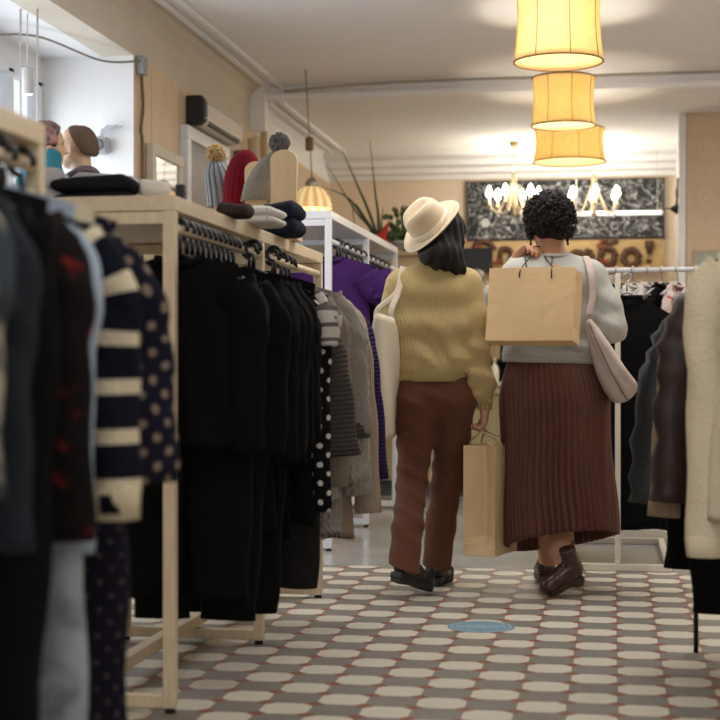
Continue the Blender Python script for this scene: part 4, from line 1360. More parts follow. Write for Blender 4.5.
# ------------------------------------------------------------------ organic shapes: blended distance field -> one continuous mesh
def seg_dist(X, Y, Z, a, b, ra, rb, flat=None):
    """flat = (unit axis, factor): distances along that axis are stretched, so the limb is flattened along it"""
    ax, ay, az = a
    bx_, by_, bz_ = (b[i] - a[i] for i in range(3))
    L2 = bx_ * bx_ + by_ * by_ + bz_ * bz_ + 1e-12
    px, py, pz = X - ax, Y - ay, Z - az
    t = np.clip((px * bx_ + py * by_ + pz * bz_) / L2, 0, 1)
    qx, qy, qz = px - t * bx_, py - t * by_, pz - t * bz_
    if flat is not None:
        (fx, fy, fz), k = flat
        dd = qx * fx + qy * fy + qz * fz
        qx = qx + fx * dd * (k - 1); qy = qy + fy * dd * (k - 1); qz = qz + fz * dd * (k - 1)
    d = np.sqrt(qx * qx + qy * qy + qz * qz) - (ra + (rb - ra) * t)
    if flat is not None and flat[1] > 1:
        d = d / (1 + .35 * (flat[1] - 1))
    return d

class Field:
    def __init__(s, lo, hi, h):
        s.lo = np.array(lo, float); s.h = h
        s.n = np.ceil((np.array(hi) - s.lo) / h).astype(int) + 1
        s.a = np.full(s.n, 1.0, np.float32)
        s.ax = [s.lo[i] + h * np.arange(s.n[i]) for i in range(3)]
    def _slice(s, a, b, r):
        sl = []
        for i in range(3):
            l = int((min(a[i], b[i]) - r - s.lo[i]) / s.h) - 1
            u = int((max(a[i], b[i]) + r - s.lo[i]) / s.h) + 2
            sl.append(slice(max(0, l), min(s.n[i], u)))
        return tuple(sl)
    def add(s, a, b, ra, rb=None, k=.02, flat=None, cut=False):
        rb = ra if rb is None else rb
        R = max(ra, rb) + k * 2 + s.h * 3
        sl = s._slice(a, b, R)
        if any(q.stop <= q.start for q in sl): return s
        X, Y, Z = np.meshgrid(s.ax[0][sl[0]], s.ax[1][sl[1]], s.ax[2][sl[2]], indexing='ij', sparse=True)
        d = seg_dist(X, Y, Z, a, b, ra, rb, flat)
        o = s.a[sl]
        if cut:
            hh = np.clip(.5 - .5 * (o + d) / k, 0, 1)
            s.a[sl] = o * (1 - hh) + (-d) * hh + k * hh * (1 - hh)
        else:
            hh = np.clip(.5 + .5 * (o - d) / k, 0, 1)
            s.a[sl] = o * (1 - hh) + d * hh - k * hh * (1 - hh)
        return s
    def chain(s, pts, rad, k=.02, flat=None):
        for i in range(len(pts) - 1):
            s.add(pts[i], pts[i + 1], rad[i], rad[i + 1], k, flat)
        return s
    def warp(s, f, band=.05):
        """f(x, y, z) pushes the surface out where it is positive"""
        m = np.abs(s.a) < band
        i = np.nonzero(m)
        x, y, z = (s.ax[q][i[q]] for q in range(3))
        s.a[m] -= f(x, y, z).astype(np.float32)
        return s
    def clip(s, f):
        """keep only where f(x,y,z) < 0"""
        X, Y, Z = np.meshgrid(*s.ax, indexing='ij', sparse=True)
        s.a = np.maximum(s.a, f(X, Y, Z).astype(np.float32))
        return s
    def mesh(s, name, m, parent=None, smooth_it=2):
        a = np.pad(s.a, 1, constant_values=1.0)
        neg = a < 0
        nx, ny, nz = a.shape
        c = np.zeros((nx - 1, ny - 1, nz - 1), np.int8)
        for dx in (0, 1):
            for dy in (0, 1):
                for dz in (0, 1):
                    c += neg[dx:nx - 1 + dx, dy:ny - 1 + dy, dz:nz - 1 + dz]
        act = (c > 0) & (c < 8)
        ids = np.argwhere(act)
        index = -np.ones(c.shape, np.int64)
        index[act] = np.arange(len(ids))
        acc = np.zeros((len(ids), 3)); cnt = np.zeros(len(ids))
        corners = [(i, j, k) for i in (0, 1) for j in (0, 1) for k in (0, 1)]
        for p in corners:
            for ax in range(3):
                if p[ax] == 0:
                    q = list(p); q[ax] = 1
                    v1 = a[ids[:, 0] + p[0], ids[:, 1] + p[1], ids[:, 2] + p[2]]
                    v2 = a[ids[:, 0] + q[0], ids[:, 1] + q[1], ids[:, 2] + q[2]]
                    mm = (v1 < 0) != (v2 < 0)
                    t = np.where(mm, v1 / np.where(v1 == v2, 1, v1 - v2), 0)
                    pos = np.array(p, float)[None, :] + np.zeros((len(ids), 3))
                    pos[:, ax] += t
                    acc[mm] += pos[mm]; cnt[mm] += 1
        V = (ids + acc / cnt[:, None] - 1) * s.h + s.lo
        quads = []
        for ax in range(3):
            b_, c_ = [(1, 2), (2, 0), (0, 1)][ax]
            sl0 = [slice(None)] * 3; sl1 = [slice(None)] * 3
            sl0[ax] = slice(0, -1); sl1[ax] = slice(1, None)
            n0 = neg[tuple(sl0)]; n1 = neg[tuple(sl1)]
            e = np.argwhere(n0 != n1)
            e = e[(e[:, b_] > 0) & (e[:, c_] > 0) & (e[:, b_] < a.shape[b_] - 1) & (e[:, c_] < a.shape[c_] - 1)]
            fl = n0[e[:, 0], e[:, 1], e[:, 2]]
            def cell(db, dc):
                q = e.copy(); q[:, b_] += db; q[:, c_] += dc
                return index[q[:, 0], q[:, 1], q[:, 2]]
            Q = np.stack([cell(-1, -1), cell(0, -1), cell(0, 0), cell(-1, 0)], 1)
            Q[~fl] = Q[~fl][:, ::-1]
            quads.append(Q)
        Q = np.concatenate(quads)
        # relax a little
        E = np.concatenate([Q[:, [0, 1]], Q[:, [1, 2]], Q[:, [2, 3]], Q[:, [3, 0]]])
        deg = np.bincount(E[:, 0], minlength=len(V)) + np.bincount(E[:, 1], minlength=len(V))
        for _ in range(smooth_it):
            S_ = np.zeros_like(V)
            for ax in range(3):
                S_[:, ax] = np.bincount(E[:, 0], V[E[:, 1], ax], len(V)) + np.bincount(E[:, 1], V[E[:, 0], ax], len(V))
            V = V * .5 + .5 * S_ / np.maximum(deg, 1)[:, None]
        me = bpy.data.meshes.new(name)
        me.vertices.add(len(V)); me.vertices.foreach_set('co', V.astype(np.float32).ravel())
        me.loops.add(Q.size); me.loops.foreach_set('vertex_index', Q.astype(np.int32).ravel())
        me.polygons.add(len(Q))
        me.polygons.foreach_set('loop_start', np.arange(0, Q.size, 4, dtype=np.int32))
        me.polygons.foreach_set('use_smooth', np.ones(len(Q), bool))
        me.update(calc_edges=True); me.validate()
        me.materials.append(m)
        return link(bpy.data.objects.new(name, me), parent)

def unit(v):
    return Vector(v).normalized()

def add_head(F_, c, fwd, up, s=1.0):
    """skull, jaw, nose, lips, brow, ears around head centre c"""
    c = Vector(c); f = unit(fwd); u = Vector(up); u = (u - f * u.dot(f)).normalized(); r = f.cross(u)
    at = lambda x, y, z: tuple(c + r * (x * s) + f * (y * s) + u * (z * s))
    F_.add(at(0, -.018, .025), at(0, .012, .03), .083 * s, .081 * s, .02)
    F_.add(at(0, .02, -.02), at(0, .045, -.05), .064 * s, .052 * s, .03)
    F_.add(at(0, .050, -.085), at(0, .060, -.092), .030 * s, .028 * s, .03)
    for x in (-1, 1):
        F_.add(at(x * .045, .01, -.055), at(x * .022, .055, -.088), .026 * s, .022 * s, .025)
        F_.add(at(x * .038, .062, -.022), at(x * .03, .07, -.03), .02 * s, .018 * s, .02)
        F_.add(at(x * .032, .094, .012), at(x * .03, .096, .012), .017 * s, .016 * s, .008, cut=True)
        F_.add(at(x * .045, .076, .03), at(x * .015, .088, .028), .009 * s, .009 * s, .012)
        F_.add(at(x * .078, -.004, .012), at(x * .076, .0, -.03), .017 * s, .011 * s, .008, flat=(tuple(r), 2.2))
    F_.add(at(0, .088, .018), at(0, .110, -.022), .008 * s, .0125 * s, .012)
    for x in (-1, 1): F_.add(at(x * .010, .098, -.025), at(x * .011, .096, -.026), .008 * s, .008 * s, .008)
    F_.add(at(-.018, .085, -.052), at(.018, .085, -.052), .0065 * s, .0065 * s, .006)
    F_.add(at(-.015, .085, -.062), at(.015, .085, -.062), .0075 * s, .0075 * s, .006)
    return at

def add_hand(F_, wrist, d, side, curl, nrm, s=1.0, spread=.0, k=.006, thumb_in=.5):
    """d: palm direction, side: from little finger to index, nrm: direction the fingers curl towards"""
    w = Vector(wrist); d = unit(d); side = Vector(side); side = (side - d * side.dot(d)).normalized()
    n = Vector(nrm); n = (n - d * n.dot(d) - side * n.dot(side)).normalized()
    q = lambda v: tuple(v)
    F_.add(q(w), q(w + d * .03 * s), .025 * s, .024 * s, .02, flat=(tuple(n), 1.35))
    for o in (-.026, -.009, .009, .026):
        F_.add(q(w + d * .02 * s + side * o * .7 * s), q(w + d * .085 * s + side * o * s), .0165 * s, .0125 * s, .014)
    tips = []
    for o, L, c in ((.028, .072, curl[0]), (.0095, .080, curl[1]), (-.0095, .074, curl[2]), (-.027, .058, curl[3])):
        p = w + d * .088 * s + side * o * s
        dr = (d + side * o * spread * 8).normalized()
        ang = 0
        for seg, fr, r0, r1 in ((0, .45, .0092, .0085), (1, .31, .0085, .0078), (2, .24, .0078, .0065)):
            ang += c[seg]
            dd = dr * math.cos(ang) + n * math.sin(ang)
            p2 = p + dd * (L * fr * s)
            F_.add(q(p), q(p2), r0 * s, r1 * s, k)
            p = p2
        tips.append(p)
    b = w + d * .03 * s + side * .026 * s
    p1 = b + (d * .6 + side * .75 + n * thumb_in * .4).normalized() * .038 * s
    p2 = p1 + (d * .85 + side * .25 + n * thumb_in).normalized() * .032 * s
    p3 = p2 + (d * .8 - side * .1 + n * thumb_in * 1.4).normalized() * .024 * s
    F_.chain([q(b), q(p1), q(p2), q(p3)], [.014 * s, .0115 * s, .0095 * s, .0075 * s], .008)
    return tips

def skin(name, c, c2):
    t = NT(name)
    f = t.noise(t.coord(), 16, 3)
    t.set(color=t.mix(f, lin(c), lin(c2)), rough=.5, sss=.12)
    t.b.inputs['Subsurface Radius'].default_value = (.02, .008, .004)
    t.bump(t.noise(t.coord(), 220, 2), .08, .001)
    return t.m
def hair_mat(name, c, c2, stretch=(60, 60, 4), rough=.45):
    t = NT(name)
    f = t.noise(t.vmath('MULTIPLY', t.coord(), stretch), 3, 3)
    t.set(color=t.mix(f, lin(c), lin(c2)), rough=rough, spec=.4)
    t.bump(f, .5, .004)
    return t.m
def knit_obj(name, c, c2, px, pz, strength=.7):
    """ribbed knit following the object's own x and height"""
    t = NT(name)
    s = t.n('ShaderNodeSeparateXYZ', {0: t.coord()})
    x = t.math('ADD', s.outputs[0], t.math('MULTIPLY', s.outputs[1], .6))
    h1 = t.math('SINE', t.math('MULTIPLY', x, 6.283 / px))
    h2 = t.math('SINE', t.math('MULTIPLY', s.outputs[2], 6.283 / pz))
    h = t.math('ADD', h1, t.math('MULTIPLY', h2, .45))
    f = t.math('ADD', t.math('MULTIPLY', t.noise(t.coord(), 12, 4), .6), t.math('MULTIPLY', t.math('ADD', h1, 1), .2))
    t.set(color=t.mix(f, lin(c), lin(c2)), rough=.95, sheen=.12, spec=.12)
    t.bump(h, strength, .004)
    return t.m
def cloth_obj(name, c, var=.12, bump=.25, scale=11, rough=.85, sheen=.08):
    t = NT(name)
    c = lin(c)
    f = t.noise(t.coord(), scale, 4)
    t.set(color=t.mix(f, mul(c, 1 - var), mul(c, 1 + var)), rough=rough, sheen=sheen, spec=.2)
    t.bump(t.noise(t.coord(), 300, 2), bump, .002)
    return t.m

def fold_noise(x, y, z, seed, f=1.0):
    r = np.random.RandomState(seed)
    out = 0
    for i in range(5):
        k = r.normal(size=3) * (9 + 6 * i) * f
        out = out + np.sin(k[0] * x + k[1] * y + k[2] * z + r.uniform(0, 6.28)) / (1 + .6 * i)
    return out / 2.6

def soft_folds(x, y, z, ax, freq, amp, seed):
    """folds lying across the direction ax"""
    n = fold_noise(x, y, z, seed, .6)
    return amp * np.maximum(np.sin(freq * (ax[0] * x + ax[1] * y + ax[2] * z) + 2.2 * n), -.4)

# ================================================================== person with the hat
D1 = 6.72
w1 = P(435, 368, D1)
w1o = Vector((w1.x, w1.y, 0))
person1 = thing('person', 'person in cream hat, mustard sweater and brown trousers, walking away', 'person', w1o, YAW)
M_skin1 = skin('light_skin', (212, 160, 134), (196, 140, 114))
fwd1 = unit((.93, .36, -.05)); up1 = unit((-.10, -.02, 1))
HC1 = Vector((.040, .045, 1.60))
B = Field((-.34, -.36, .0), (.36, .50, 1.76), .005)
add_head(B, HC1, fwd1, up1, .97)
B.chain([(.0, .005, 1.38), (.01, .012, 1.45), (.022, .03, 1.53)], [.06, .052, .05], .03)
B.add((-.06, 0, 1.30), (.06, 0, 1.30), .105, .105, .05, flat=((0, 1, 0), 1.15))
B.add((-.05, 0, 1.10), (.05, 0, 1.10), .092, .092, .06, flat=((0, 1, 0), 1.1))
B.add((-.07, 0, .93), (.07, 0, .93), .10, .10, .06)
B.add((-.12, 0, 1.375), (.12, 0, 1.375), .045, .045, .04)
# right arm, hanging
AR1 = [(.14, 0, 1.375), (.185, -.035, 1.10), (.222, .0, .845)]
B.chain(AR1, [.046, .036, .026], .03)
hd = Vector((.0, .03, -1))
add_hand(B, (.222, .002, .835), hd, (0.15, 1, 0), [(.75, .9, .6), (.85, 1.0, .6), (.9, 1.0, .6), (.95, 1.0, .6)], (-1, 0.1, 0), 1.0)
# left arm, brought forward to the tote
AL1 = [(-.165, 0, 1.385), (-.225, .0, 1.12), (-.20, .16, .95)]
B.chain(AL1, [.05, .04, .028], .03)
add_hand(B, (-.20, .165, .945), (.15, .8, -.45), (.2, .3, 1), [(.5, .6, .4)] * 4, (1, 0, -.2), .95)
# legs
LL1 = [(-.085, .0, .90), (-.105, .0, .49), (-.14, -.20, .13)]
LR1 = [(.085, .0, .90), (.045, .12, .48), (.02, .195, .085)]
B.chain(LL1, [.09, .055, .036], .04).chain(LR1, [.09, .055, .036], .04)
B.add((-.14, -.20, .12), (-.09, -.14, .065), .032, .024, .03).add((.02, .195, .075), (.06, .29, .045), .036, .03, .03)
B.mesh('body', M_skin1, person1, 3)
# sweater
M_mustard = knit_obj('mustard_rib_knit', (198, 174, 124), (180, 156, 106), .0105, .5, .3)
M_mustard_r = knit_obj('mustard_hem_rib', (202, 178, 122), (182, 158, 102), .0085, .5)
Sw = Field((-.36, -.24, .76), (.38, .32, 1.50), .005)
Sw.add((-.085, 0, 1.33), (.085, 0, 1.33), .105, .105, .06, flat=((0, 1, 0), 1.0))
Sw.add((-.088, -.01, 1.18), (.088, -.01, 1.18), .108, .108, .06)
Sw.add((-.080, -.01, 1.03), (.075, -.01, 1.03), .108, .108, .06)
Sw.add((-.085, 0, .985), (.075, 0, .985), .088, .088, .05)
Sw.add((-.135, .0, 1.385), (-.03, .01, 1.425), .058, .052, .05).add((.135, .0, 1.385), (.03, .01, 1.425), .058, .052, .05)
Sw.add((-.03, .01, 1.43), (.04, .012, 1.43), .058, .058, .04)
Sw.chain([(.145, 0, 1.37), (.172, -.02, 1.22), (.178, -.035, 1.08), (.188, -.03, .95), (.206, -.01, .90), (.222, .0, .86)], [.068, .062, .058, .068, .056, .034], .035)
Sw.chain([(-.155, 0, 1.37), (-.215, .0, 1.13), (-.205, .15, .965)], [.068, .064, .05], .035)
# diagonal drape of the back, sleeve creases, soft ripples
Sw.warp(lambda x, y, z: np.where(np.abs(x) < .16, np.clip((1.24 - z) / .2, 0, 1) * np.clip((z - .985) / .06, 0, 1) * soft_folds(x, y, z, (.62, 0, .78), 36, .011, 3), 0)
        + np.where(x > .14, soft_folds(x, y, z, (.25, .4, 1), 58, .006, 9) * np.clip((1.20 - z) / .15, 0, 1.3), 0)
        + .003 * fold_noise(x, y, z, 5, .8) * np.clip((z - .985) / .06, 0, 1))
Sw.clip(lambda X, Y, Z: np.where(X < .14, .978 - Z, -1.0))
Sw.clip(lambda X, Y, Z: np.where(X > .14, .838 - Z, -1.0))
Sw.mesh('sweater', M_mustard, person1, 2)
hm = MB()
rings = []
for z, s_ in ((1.01, .97), (.995, 1.0), (.975, 1.01), (.955, .99), (.942, .97), (.940, .93)):
    rings.append([(-.006 + .184 * s_ * sgnpow(math.cos(q), .85), -.004 + .114 * s_ * math.sin(q), z) for q in [2 * math.pi * j / 64 for j in range(64)]])
hm.loft(rings).build('hem_rib', M_mustard_r, person1)
ck = MB()
ck.tube([(.216, -.003, .885), (.219, -.002, .865), (.2225, .0, .835), (.2225, .0, .815), (.2225, .0, .812)], [.030, .036, .035, .034, .028], 20, True, up=(0, 1, 0))
ck.build('cuff', M_mustard_r, person1)
MB().tube([(.008 + .070 * math.cos(q), .012 + .062 * math.sin(q), 1.478 + .012 * math.sin(q)) for q in [2 * math.pi * k / 30 for k in range(31)]], .011, 10, False).build('neckband', M_mustard_r, person1)
# trousers
M_trouser = cloth_obj('brown_trouser_cloth', (98, 60, 44), .10)
T = Field((-.28, -.36, .05), (.26, .34, 1.02), .005)
T.add((-.075, 0, .97), (.075, 0, .97), .096, .096, .05)
T.add((-.085, -.01, .87), (.085, -.01, .87), .104, .104, .05)
T.chain([(-.080, -.01, .85), (-.086, .0, .68), (-.106, -.005, .49), (-.126, -.12, .30), (-.152, -.222, .09)], [.098, .082, .066, .067, .071], .02)
T.chain([(.080, .0, .85), (.080, .05, .68), (.060, .11, .48), (.034, .155, .28), (.016, .195, .06)], [.098, .080, .070, .066, .066], .03)
T.warp(lambda x, y, z: np.clip((.95 - z) / .1, 0, 1) * (soft_folds(x, y, z, (.5, .2, .8), 75, .0035, 21) * np.where(x < 0, 1.2, .7) * np.clip((z - .12) / .2, .3, 1) + .0015 * fold_noise(x, y, z, 8)))
# crease lines down the backs of the legs
T.clip(lambda X, Y, Z: np.where((X < -.02) & (Z < .3), .128 - Z - (X + .15) * .35, -1.0))
T.clip(lambda X, Y, Z: np.where((X >= -.045) & (Z < .3) & (Y > 0), .068 - Z, -1.0))
T.mesh('trousers', M_trouser, person1, 2)
tb = MB()
rings = []
for z, s_ in ((.935, 1.0), (.965, 1.0), (.985, .98)):
    rings.append([(.172 * s_ * math.cos(q), .103 * s_ * math.sin(q), z) for q in [2 * math.pi * j / 48 for j in range(48)]])
tb.loft(rings).build('waistband', M_trouser, person1)
# shoes
M_shoe = plain('black_shoe_leather', (16, 15, 15), .35, var=.15)
M_sole = plain('black_shoe_sole', (22, 21, 21), .6, var=.15)
def shoe(name, heel, toe, up, parent, mu, ms, L=.265, w=.044, ankle=.0, boot=0, welt=None):
    """lasted shoe: heel and toe are points of the sole's underside"""
    heel, toe = Vector(heel), Vector(toe)
    f = (toe - heel).normalized(); u = Vector(up); u = (u - f * u.dot(f)).normalized(); r = f.cross(u)
    L = (toe - heel).length
    at = lambda x, y, z: tuple(heel + r * x + f * (y * L) + u * z)
    lo = [min(heel[i], toe[i]) - .12 for i in range(3)]; hi = [max(heel[i], toe[i]) + .12 + (.16 if i == 2 else 0) for i in range(3)]
    U = Field(lo, hi, .004)
    U.add(at(0, .13, .055), at(0, .40, .05), .037, .036, .02)
    U.add(at(0, .40, .052), at(.0, .80, .040), .040, .042, .02, flat=(tuple(u), 1.15))
    U.add(at(0, .80, .040), at(-.004, .87, .038), .042, .037, .02, flat=(tuple(u), 1.2))
    U.add(at(0, .13, .06), at(0, .16, (.10 + boot) if boot else .065), .036, .037, .02)
    U.add(at(0, .2, .07), at(0, .5, .055), .036, .034, .03)
    U.clip(lambda X, Y, Z: -((X - heel.x) * u.x + (Y - heel.y) * u.y + (Z - heel.z) * u.z - .022))
    if boot:
        U.clip(lambda X, Y, Z: (X - heel.x) * u.x + (Y - heel.y) * u.y + (Z - heel.z) * u.z - (.105 + boot))
    up_ = U.mesh(name, mu, parent, 2)
    prof = [(.0, .030), (.06, .036), (.25, .036), (.45, .034), (.62, .043), (.78, .047), (.90, .040), (.97, .025), (1.0, .006)]
    b = MB()
    rings = []
    for z, s_ in ((.0, .96), (.004, 1.0), (.020, 1.0), (.026, .97)):
        left = [(-wd * s_, y, z) for y, wd in prof]
        right = [(wd * s_, y, z) for y, wd in reversed(prof)]
        ring = [at(x, (y - .5) * (1.0 if s_ > .97 else .99) + .5, zz_) for x, y, zz_ in left + right]
        rings.append(ring)
    b.loft(rings, True, True, True).build('sole', ms, up_, smooth=False)
    b = MB()
    rings = []
    for z, s_ in ((-.014, .95), (.004, 1.0)):
        pr_ = [(.02, .028), (.08, .035), (.27, .035)]
        rings.append([at(x, y, z) for x, y in [(-wd * s_, y) for y, wd in pr_] + [(wd * s_, y) for y, wd in reversed(pr_)]])
    b.loft(rings, True, True, True).build('heel', ms, up_, smooth=False)
    return up_, at
shoe('shoe', (-.185, -.262, .098), (-.03, -.085, .010), (-.3, -.35, 1), person1, M_shoe, M_sole)
shoe('shoe', (-.005, .13, .015), (.075, .375, .004), (0, 0, 1), person1, M_shoe, M_sole)
# hair: long dark locks from under the hat
M_hair1 = hair_mat('dark_brown_hair', (20, 13, 11), (38, 25, 20), rough=.75)
H = Field((-.16, -.14, 1.36), (.24, .24, 1.76), .004)
H.add(tuple(HC1 + Vector((-.02, -.02, .03))), tuple(HC1 + Vector((.0, .0, .03))), .098, .096, .03)
H.chain([tuple(HC1 + Vector((-.05, -.045, -.03))), (-.02, -.055, 1.515), (.005, -.066, 1.475)], [.066, .052, .032], .04)
H.chain([tuple(HC1 + Vector((-.01, -.055, -.03))), (.03, -.065, 1.51), (.075, -.06, 1.455)], [.07, .055, .03], .04)
H.chain([tuple(HC1 + Vector((.03, -.03, -.03))), (.075, -.045, 1.50), (.108, -.045, 1.44), (.118, -.04, 1.405)], [.052, .042, .028, .012], .03)
H.chain([tuple(HC1 + Vector((.02, -.05, .02))), tuple(HC1 + Vector((.045, -.055, -.03)))], [.05, .03], .03)
# face side stays free of hair
H.warp(lambda x, y, z: .0045 * np.sin(150 * x + 60 * y + 22 * z + 2 * fold_noise(x, y, z, 4, .5)) + .003 * fold_noise(x, y, z, 12, 2))
AXH = unit((-.60, -.44, .60)); HOH = Vector((-.012, .005, 1.632))
H.clip(lambda X, Y, Z: (X - HOH.x) * AXH.x + (Y - HOH.y) * AXH.y + (Z - HOH.z) * AXH.z + .002)
H.mesh('hair', M_hair1, person1, 1)
# eyes, glasses
r1 = fwd1.cross(up1).normalized()
u1 = r1.cross(fwd1)
hp = lambda x, y, z: HC1 + (r1 * x + fwd1 * y + u1 * z) * .97
e = MB()
for x in (-1, 1): e.ball(hp(x * .031, .078, .012), .0125, 12, 8)
e.build('eyes', plain('eye_white', (225, 220, 214), .2), person1)
M_frame = plain('dark_metal_frame', (58, 48, 44), .3, metal=.6)
g = MB()
for x in (-1, 1):
    g.tube([hp(x * .034 + .025 * math.cos(q), .108, .008 + .023 * math.sin(q)) for q in [2 * math.pi * k / 24 for k in range(25)]], .0016, 6, False)
    g.tube([hp(x * .059, .106, .012), hp(x * .076, .05, .014), hp(x * .080, -.01, .008)], .0016, 6)
g.tube([hp(-.010, .108, .014), hp(0, .112, .017), hp(.010, .108, .014)], .0016, 6)
g.build('glasses', M_frame, person1)
# hat
M_hat = cloth_obj('cream_felt', (216, 196, 164), .05, .3, 8, .9, .2)
M_band = cloth_obj('cream_ribbon', (230, 216, 192), .04, .2, 8, .6)
ax = AXH
HO = HOH
rot = ax.to_track_quat('Z', 'Y').to_matrix()
# turn so that the front of the hat looks along the face
fl = rot.inverted() @ fwd1
psi = math.atan2(fl.y, fl.x)
rot = rot @ Matrix.Rotation(psi - math.pi / 2, 3, 'Z')
n = 72
def hat_ring(rx, ry, z, dent=0, lift=0):
    out = []
    for j in range(n):
        q = 2 * math.pi * j / n
        x, y_ = rx * math.cos(q), ry * math.sin(q)
        zz2 = z + lift * math.cos(q) ** 2 * 1.0 - dent * math.exp(-(x / .028) ** 2) * (1 if dent else 0) - dent * .6 * max(0, math.sin(q)) ** 2 * 0
        out.append(HO + rot @ Vector((x, y_, zz2)))
    return out
hb = MB()
rings = [hat_ring(.080, .095, -.004), hat_ring(.10, .115, -.003, 0, .002), hat_ring(.122, .137, -.002, 0, .008), hat_ring(.140, .155, .0, 0, .018), hat_ring(.144, .159, .002, 0, .02),
         hat_ring(.140, .155, .006, 0, .018), hat_ring(.122, .137, .005, 0, .008), hat_ring(.10, .115, .005, 0, .002), hat_ring(.084, .099, .008)]
hb.loft(rings)
brim = hb.build('hat', M_hat, person1)
hc = MB()
hc.loft([hat_ring(.086, .101, .004), hat_ring(.085, .099, .03), hat_ring(.081, .095, .07), hat_ring(.076, .089, .10, .006), hat_ring(.066, .078, .122, .016), hat_ring(.045, .055, .130, .026), hat_ring(.02, .028, .130, .030), hat_ring(.004, .006, .129, .030)], True, False, True)
hc.build('hat_crown', M_hat, brim)
hk_ = MB()
hk_.loft([hat_ring(.0865, .1015, .006), hat_ring(.0885, .1035, .007), hat_ring(.0875, .1020, .036), hat_ring(.085, .099, .037)])
hk_.build('hat_band', M_band, brim)

# ================================================================== person with the curly hair
D2 = 6.75
w2 = P(553, 368, D2)
w2o = Vector((w2.x, w2.y, 0))
person2 = thing('person', 'person with dark curly hair, pale grey top and pleated brown skirt', 'person', w2o, YAW)
M_skin2 = skin('brown_skin', (214, 160, 122), (190, 136, 100))
HC2 = Vector((-.012, .035, 1.655))
B = Field((-.36, -.34, .0), (.42, .44, 1.80), .005)
fwd2 = unit((-.12, 1, -.05))
add_head(B, HC2, fwd2, (0, 0, 1), 1.0)
B.chain([(.0, .0, 1.44), (-.003, .008, 1.50), (-.008, .02, 1.59)], [.075, .062, .056], .03)
B.add((-.08, 0, 1.36), (.08, 0, 1.36), .12, .12, .05)
B.add((-.07, 0, 1.15), (.07, 0, 1.15), .115, .115, .06)
B.add((-.09, 0, .93), (.09, 0, .93), .12, .12, .06)
B.add((-.15, 0, 1.42), (.15, 0, 1.42), .055, .055, .05)
AR2 = [(.19, 0, 1.40), (.256, -.075, 1.175), (.19, .15, 1.17)]
B.chain(AR2, [.06, .05, .03], .03)
add_hand(B, (.185, .16, 1.175), (-.5, .5, .4), (0.2, .2, 1), [(.5, .6, .4)] * 4, (-.2, -1, 0), .95)
AL2 = [(-.19, 0, 1.40), (-.26, .20, 1.26), (-.150, .055, 1.500)]
B.chain(AL2, [.058, .048, .028], .03)
# left hand over the shoulder, fingers closed on the cords of the bag
add_hand(B, (-.148, .052, 1.508), (.36, -.60, .26), (.8, .2, -.15), [(.55, .75, .5), (.5, .8, .5), (.5, .8, .5), (.55, .8, .5)], (.0, -.4, -1), 1.0, .05)
# legs
B.chain([(.09, 0, .92), (.04, .02, .50), (.025, -.115, .20), (.045, -.155, .14)], [.105, .062, .050, .040], .04)
B.chain([(-.09, 0, .92), (-.035, .12, .50), (.0, .20, .12)], [.105, .062, .038], .04)
B.add((.045, -.155, .13), (.02, -.17, .05), .038, .03, .03).add((.0, .2, .11), (.005, .29, .045), .038, .03, .03)
B.mesh('body', M_skin2, person2, 3)
# top
M_top = cloth_obj('pale_grey_jersey', (186, 184, 176), .05, .25, 9, .9)
Sw = Field((-.40, -.26, .96), (.42, .40, 1.60), .005)
Sw.add((-.095, .0, 1.37), (.095, .0, 1.37), .122, .122, .06)
Sw.add((-.095, -.005, 1.22), (.095, -.005, 1.22), .120, .120, .06)
Sw.add((-.098, .0, 1.08), (.095, .0, 1.08), .118, .118, .06)
Sw.add((-.10, .0, 1.04), (.095, .0, 1.04), .112, .112, .05)
Sw.add((-.15, .0, 1.415), (-.02, .005, 1.465), .068, .058, .05).add((.15, .0, 1.41), (.02, .005, 1.465), .070, .058, .05)
Sw.add((-.03, .005, 1.455), (.03, .005, 1.455), .062, .062, .04)
Sw.chain([(.172, 0, 1.395), (.228, -.035, 1.28), (.254, -.075, 1.18)], [.076, .070, .060], .035)
Sw.chain([(.254, -.075, 1.175), (.222, .04, 1.168), (.195, .14, 1.17)], [.064, .058, .042], .03)
Sw.chain([(-.165, 0, 1.405), (-.225, .10, 1.33), (-.26, .20, 1.27)], [.076, .068, .06], .035)
Sw.chain([(-.26, .20, 1.27), (-.20, .12, 1.39), (-.16, .07, 1.475)], [.06, .05, .038], .03)
Sw.warp(lambda x, y, z: np.where(np.abs(x) < .2, np.clip((1.22 - z) / .12, 0, 1) * soft_folds(x, y, z, (.3, 0, 1), 62, .006, 31), 0)
        + np.where(x > .17, soft_folds(x, y, z, (.6, .2, .8), 60, .004, 33), 0) + .0025 * fold_noise(x, y, z, 15))
Sw.clip(lambda X, Y, Z: 1.045 - .03 * X - Z)
Sw.mesh('top', M_top, person2, 2)
rings = []
for z, s_ in ((1.075, 1.0), (1.06, 1.02), (1.035, 1.02), (1.022, 1.0), (1.021, .95)):
    rings.append([(-.002 + .224 * s_ * sgnpow(math.cos(q), .9), .0 + .130 * s_ * math.sin(q), z - .03 * .216 * math.cos(q)) for q in [2 * math.pi * j / 64 for j in range(64)]])
MB().loft(rings).build('hem', M_top, person2)
MB().tube([(.0 + .076 * math.cos(q), .004 + .068 * math.sin(q), 1.508 + .008 * math.sin(q)) for q in [2 * math.pi * k / 30 for k in range(31)]], .010, 10, False).build('neckband', M_top, person2)
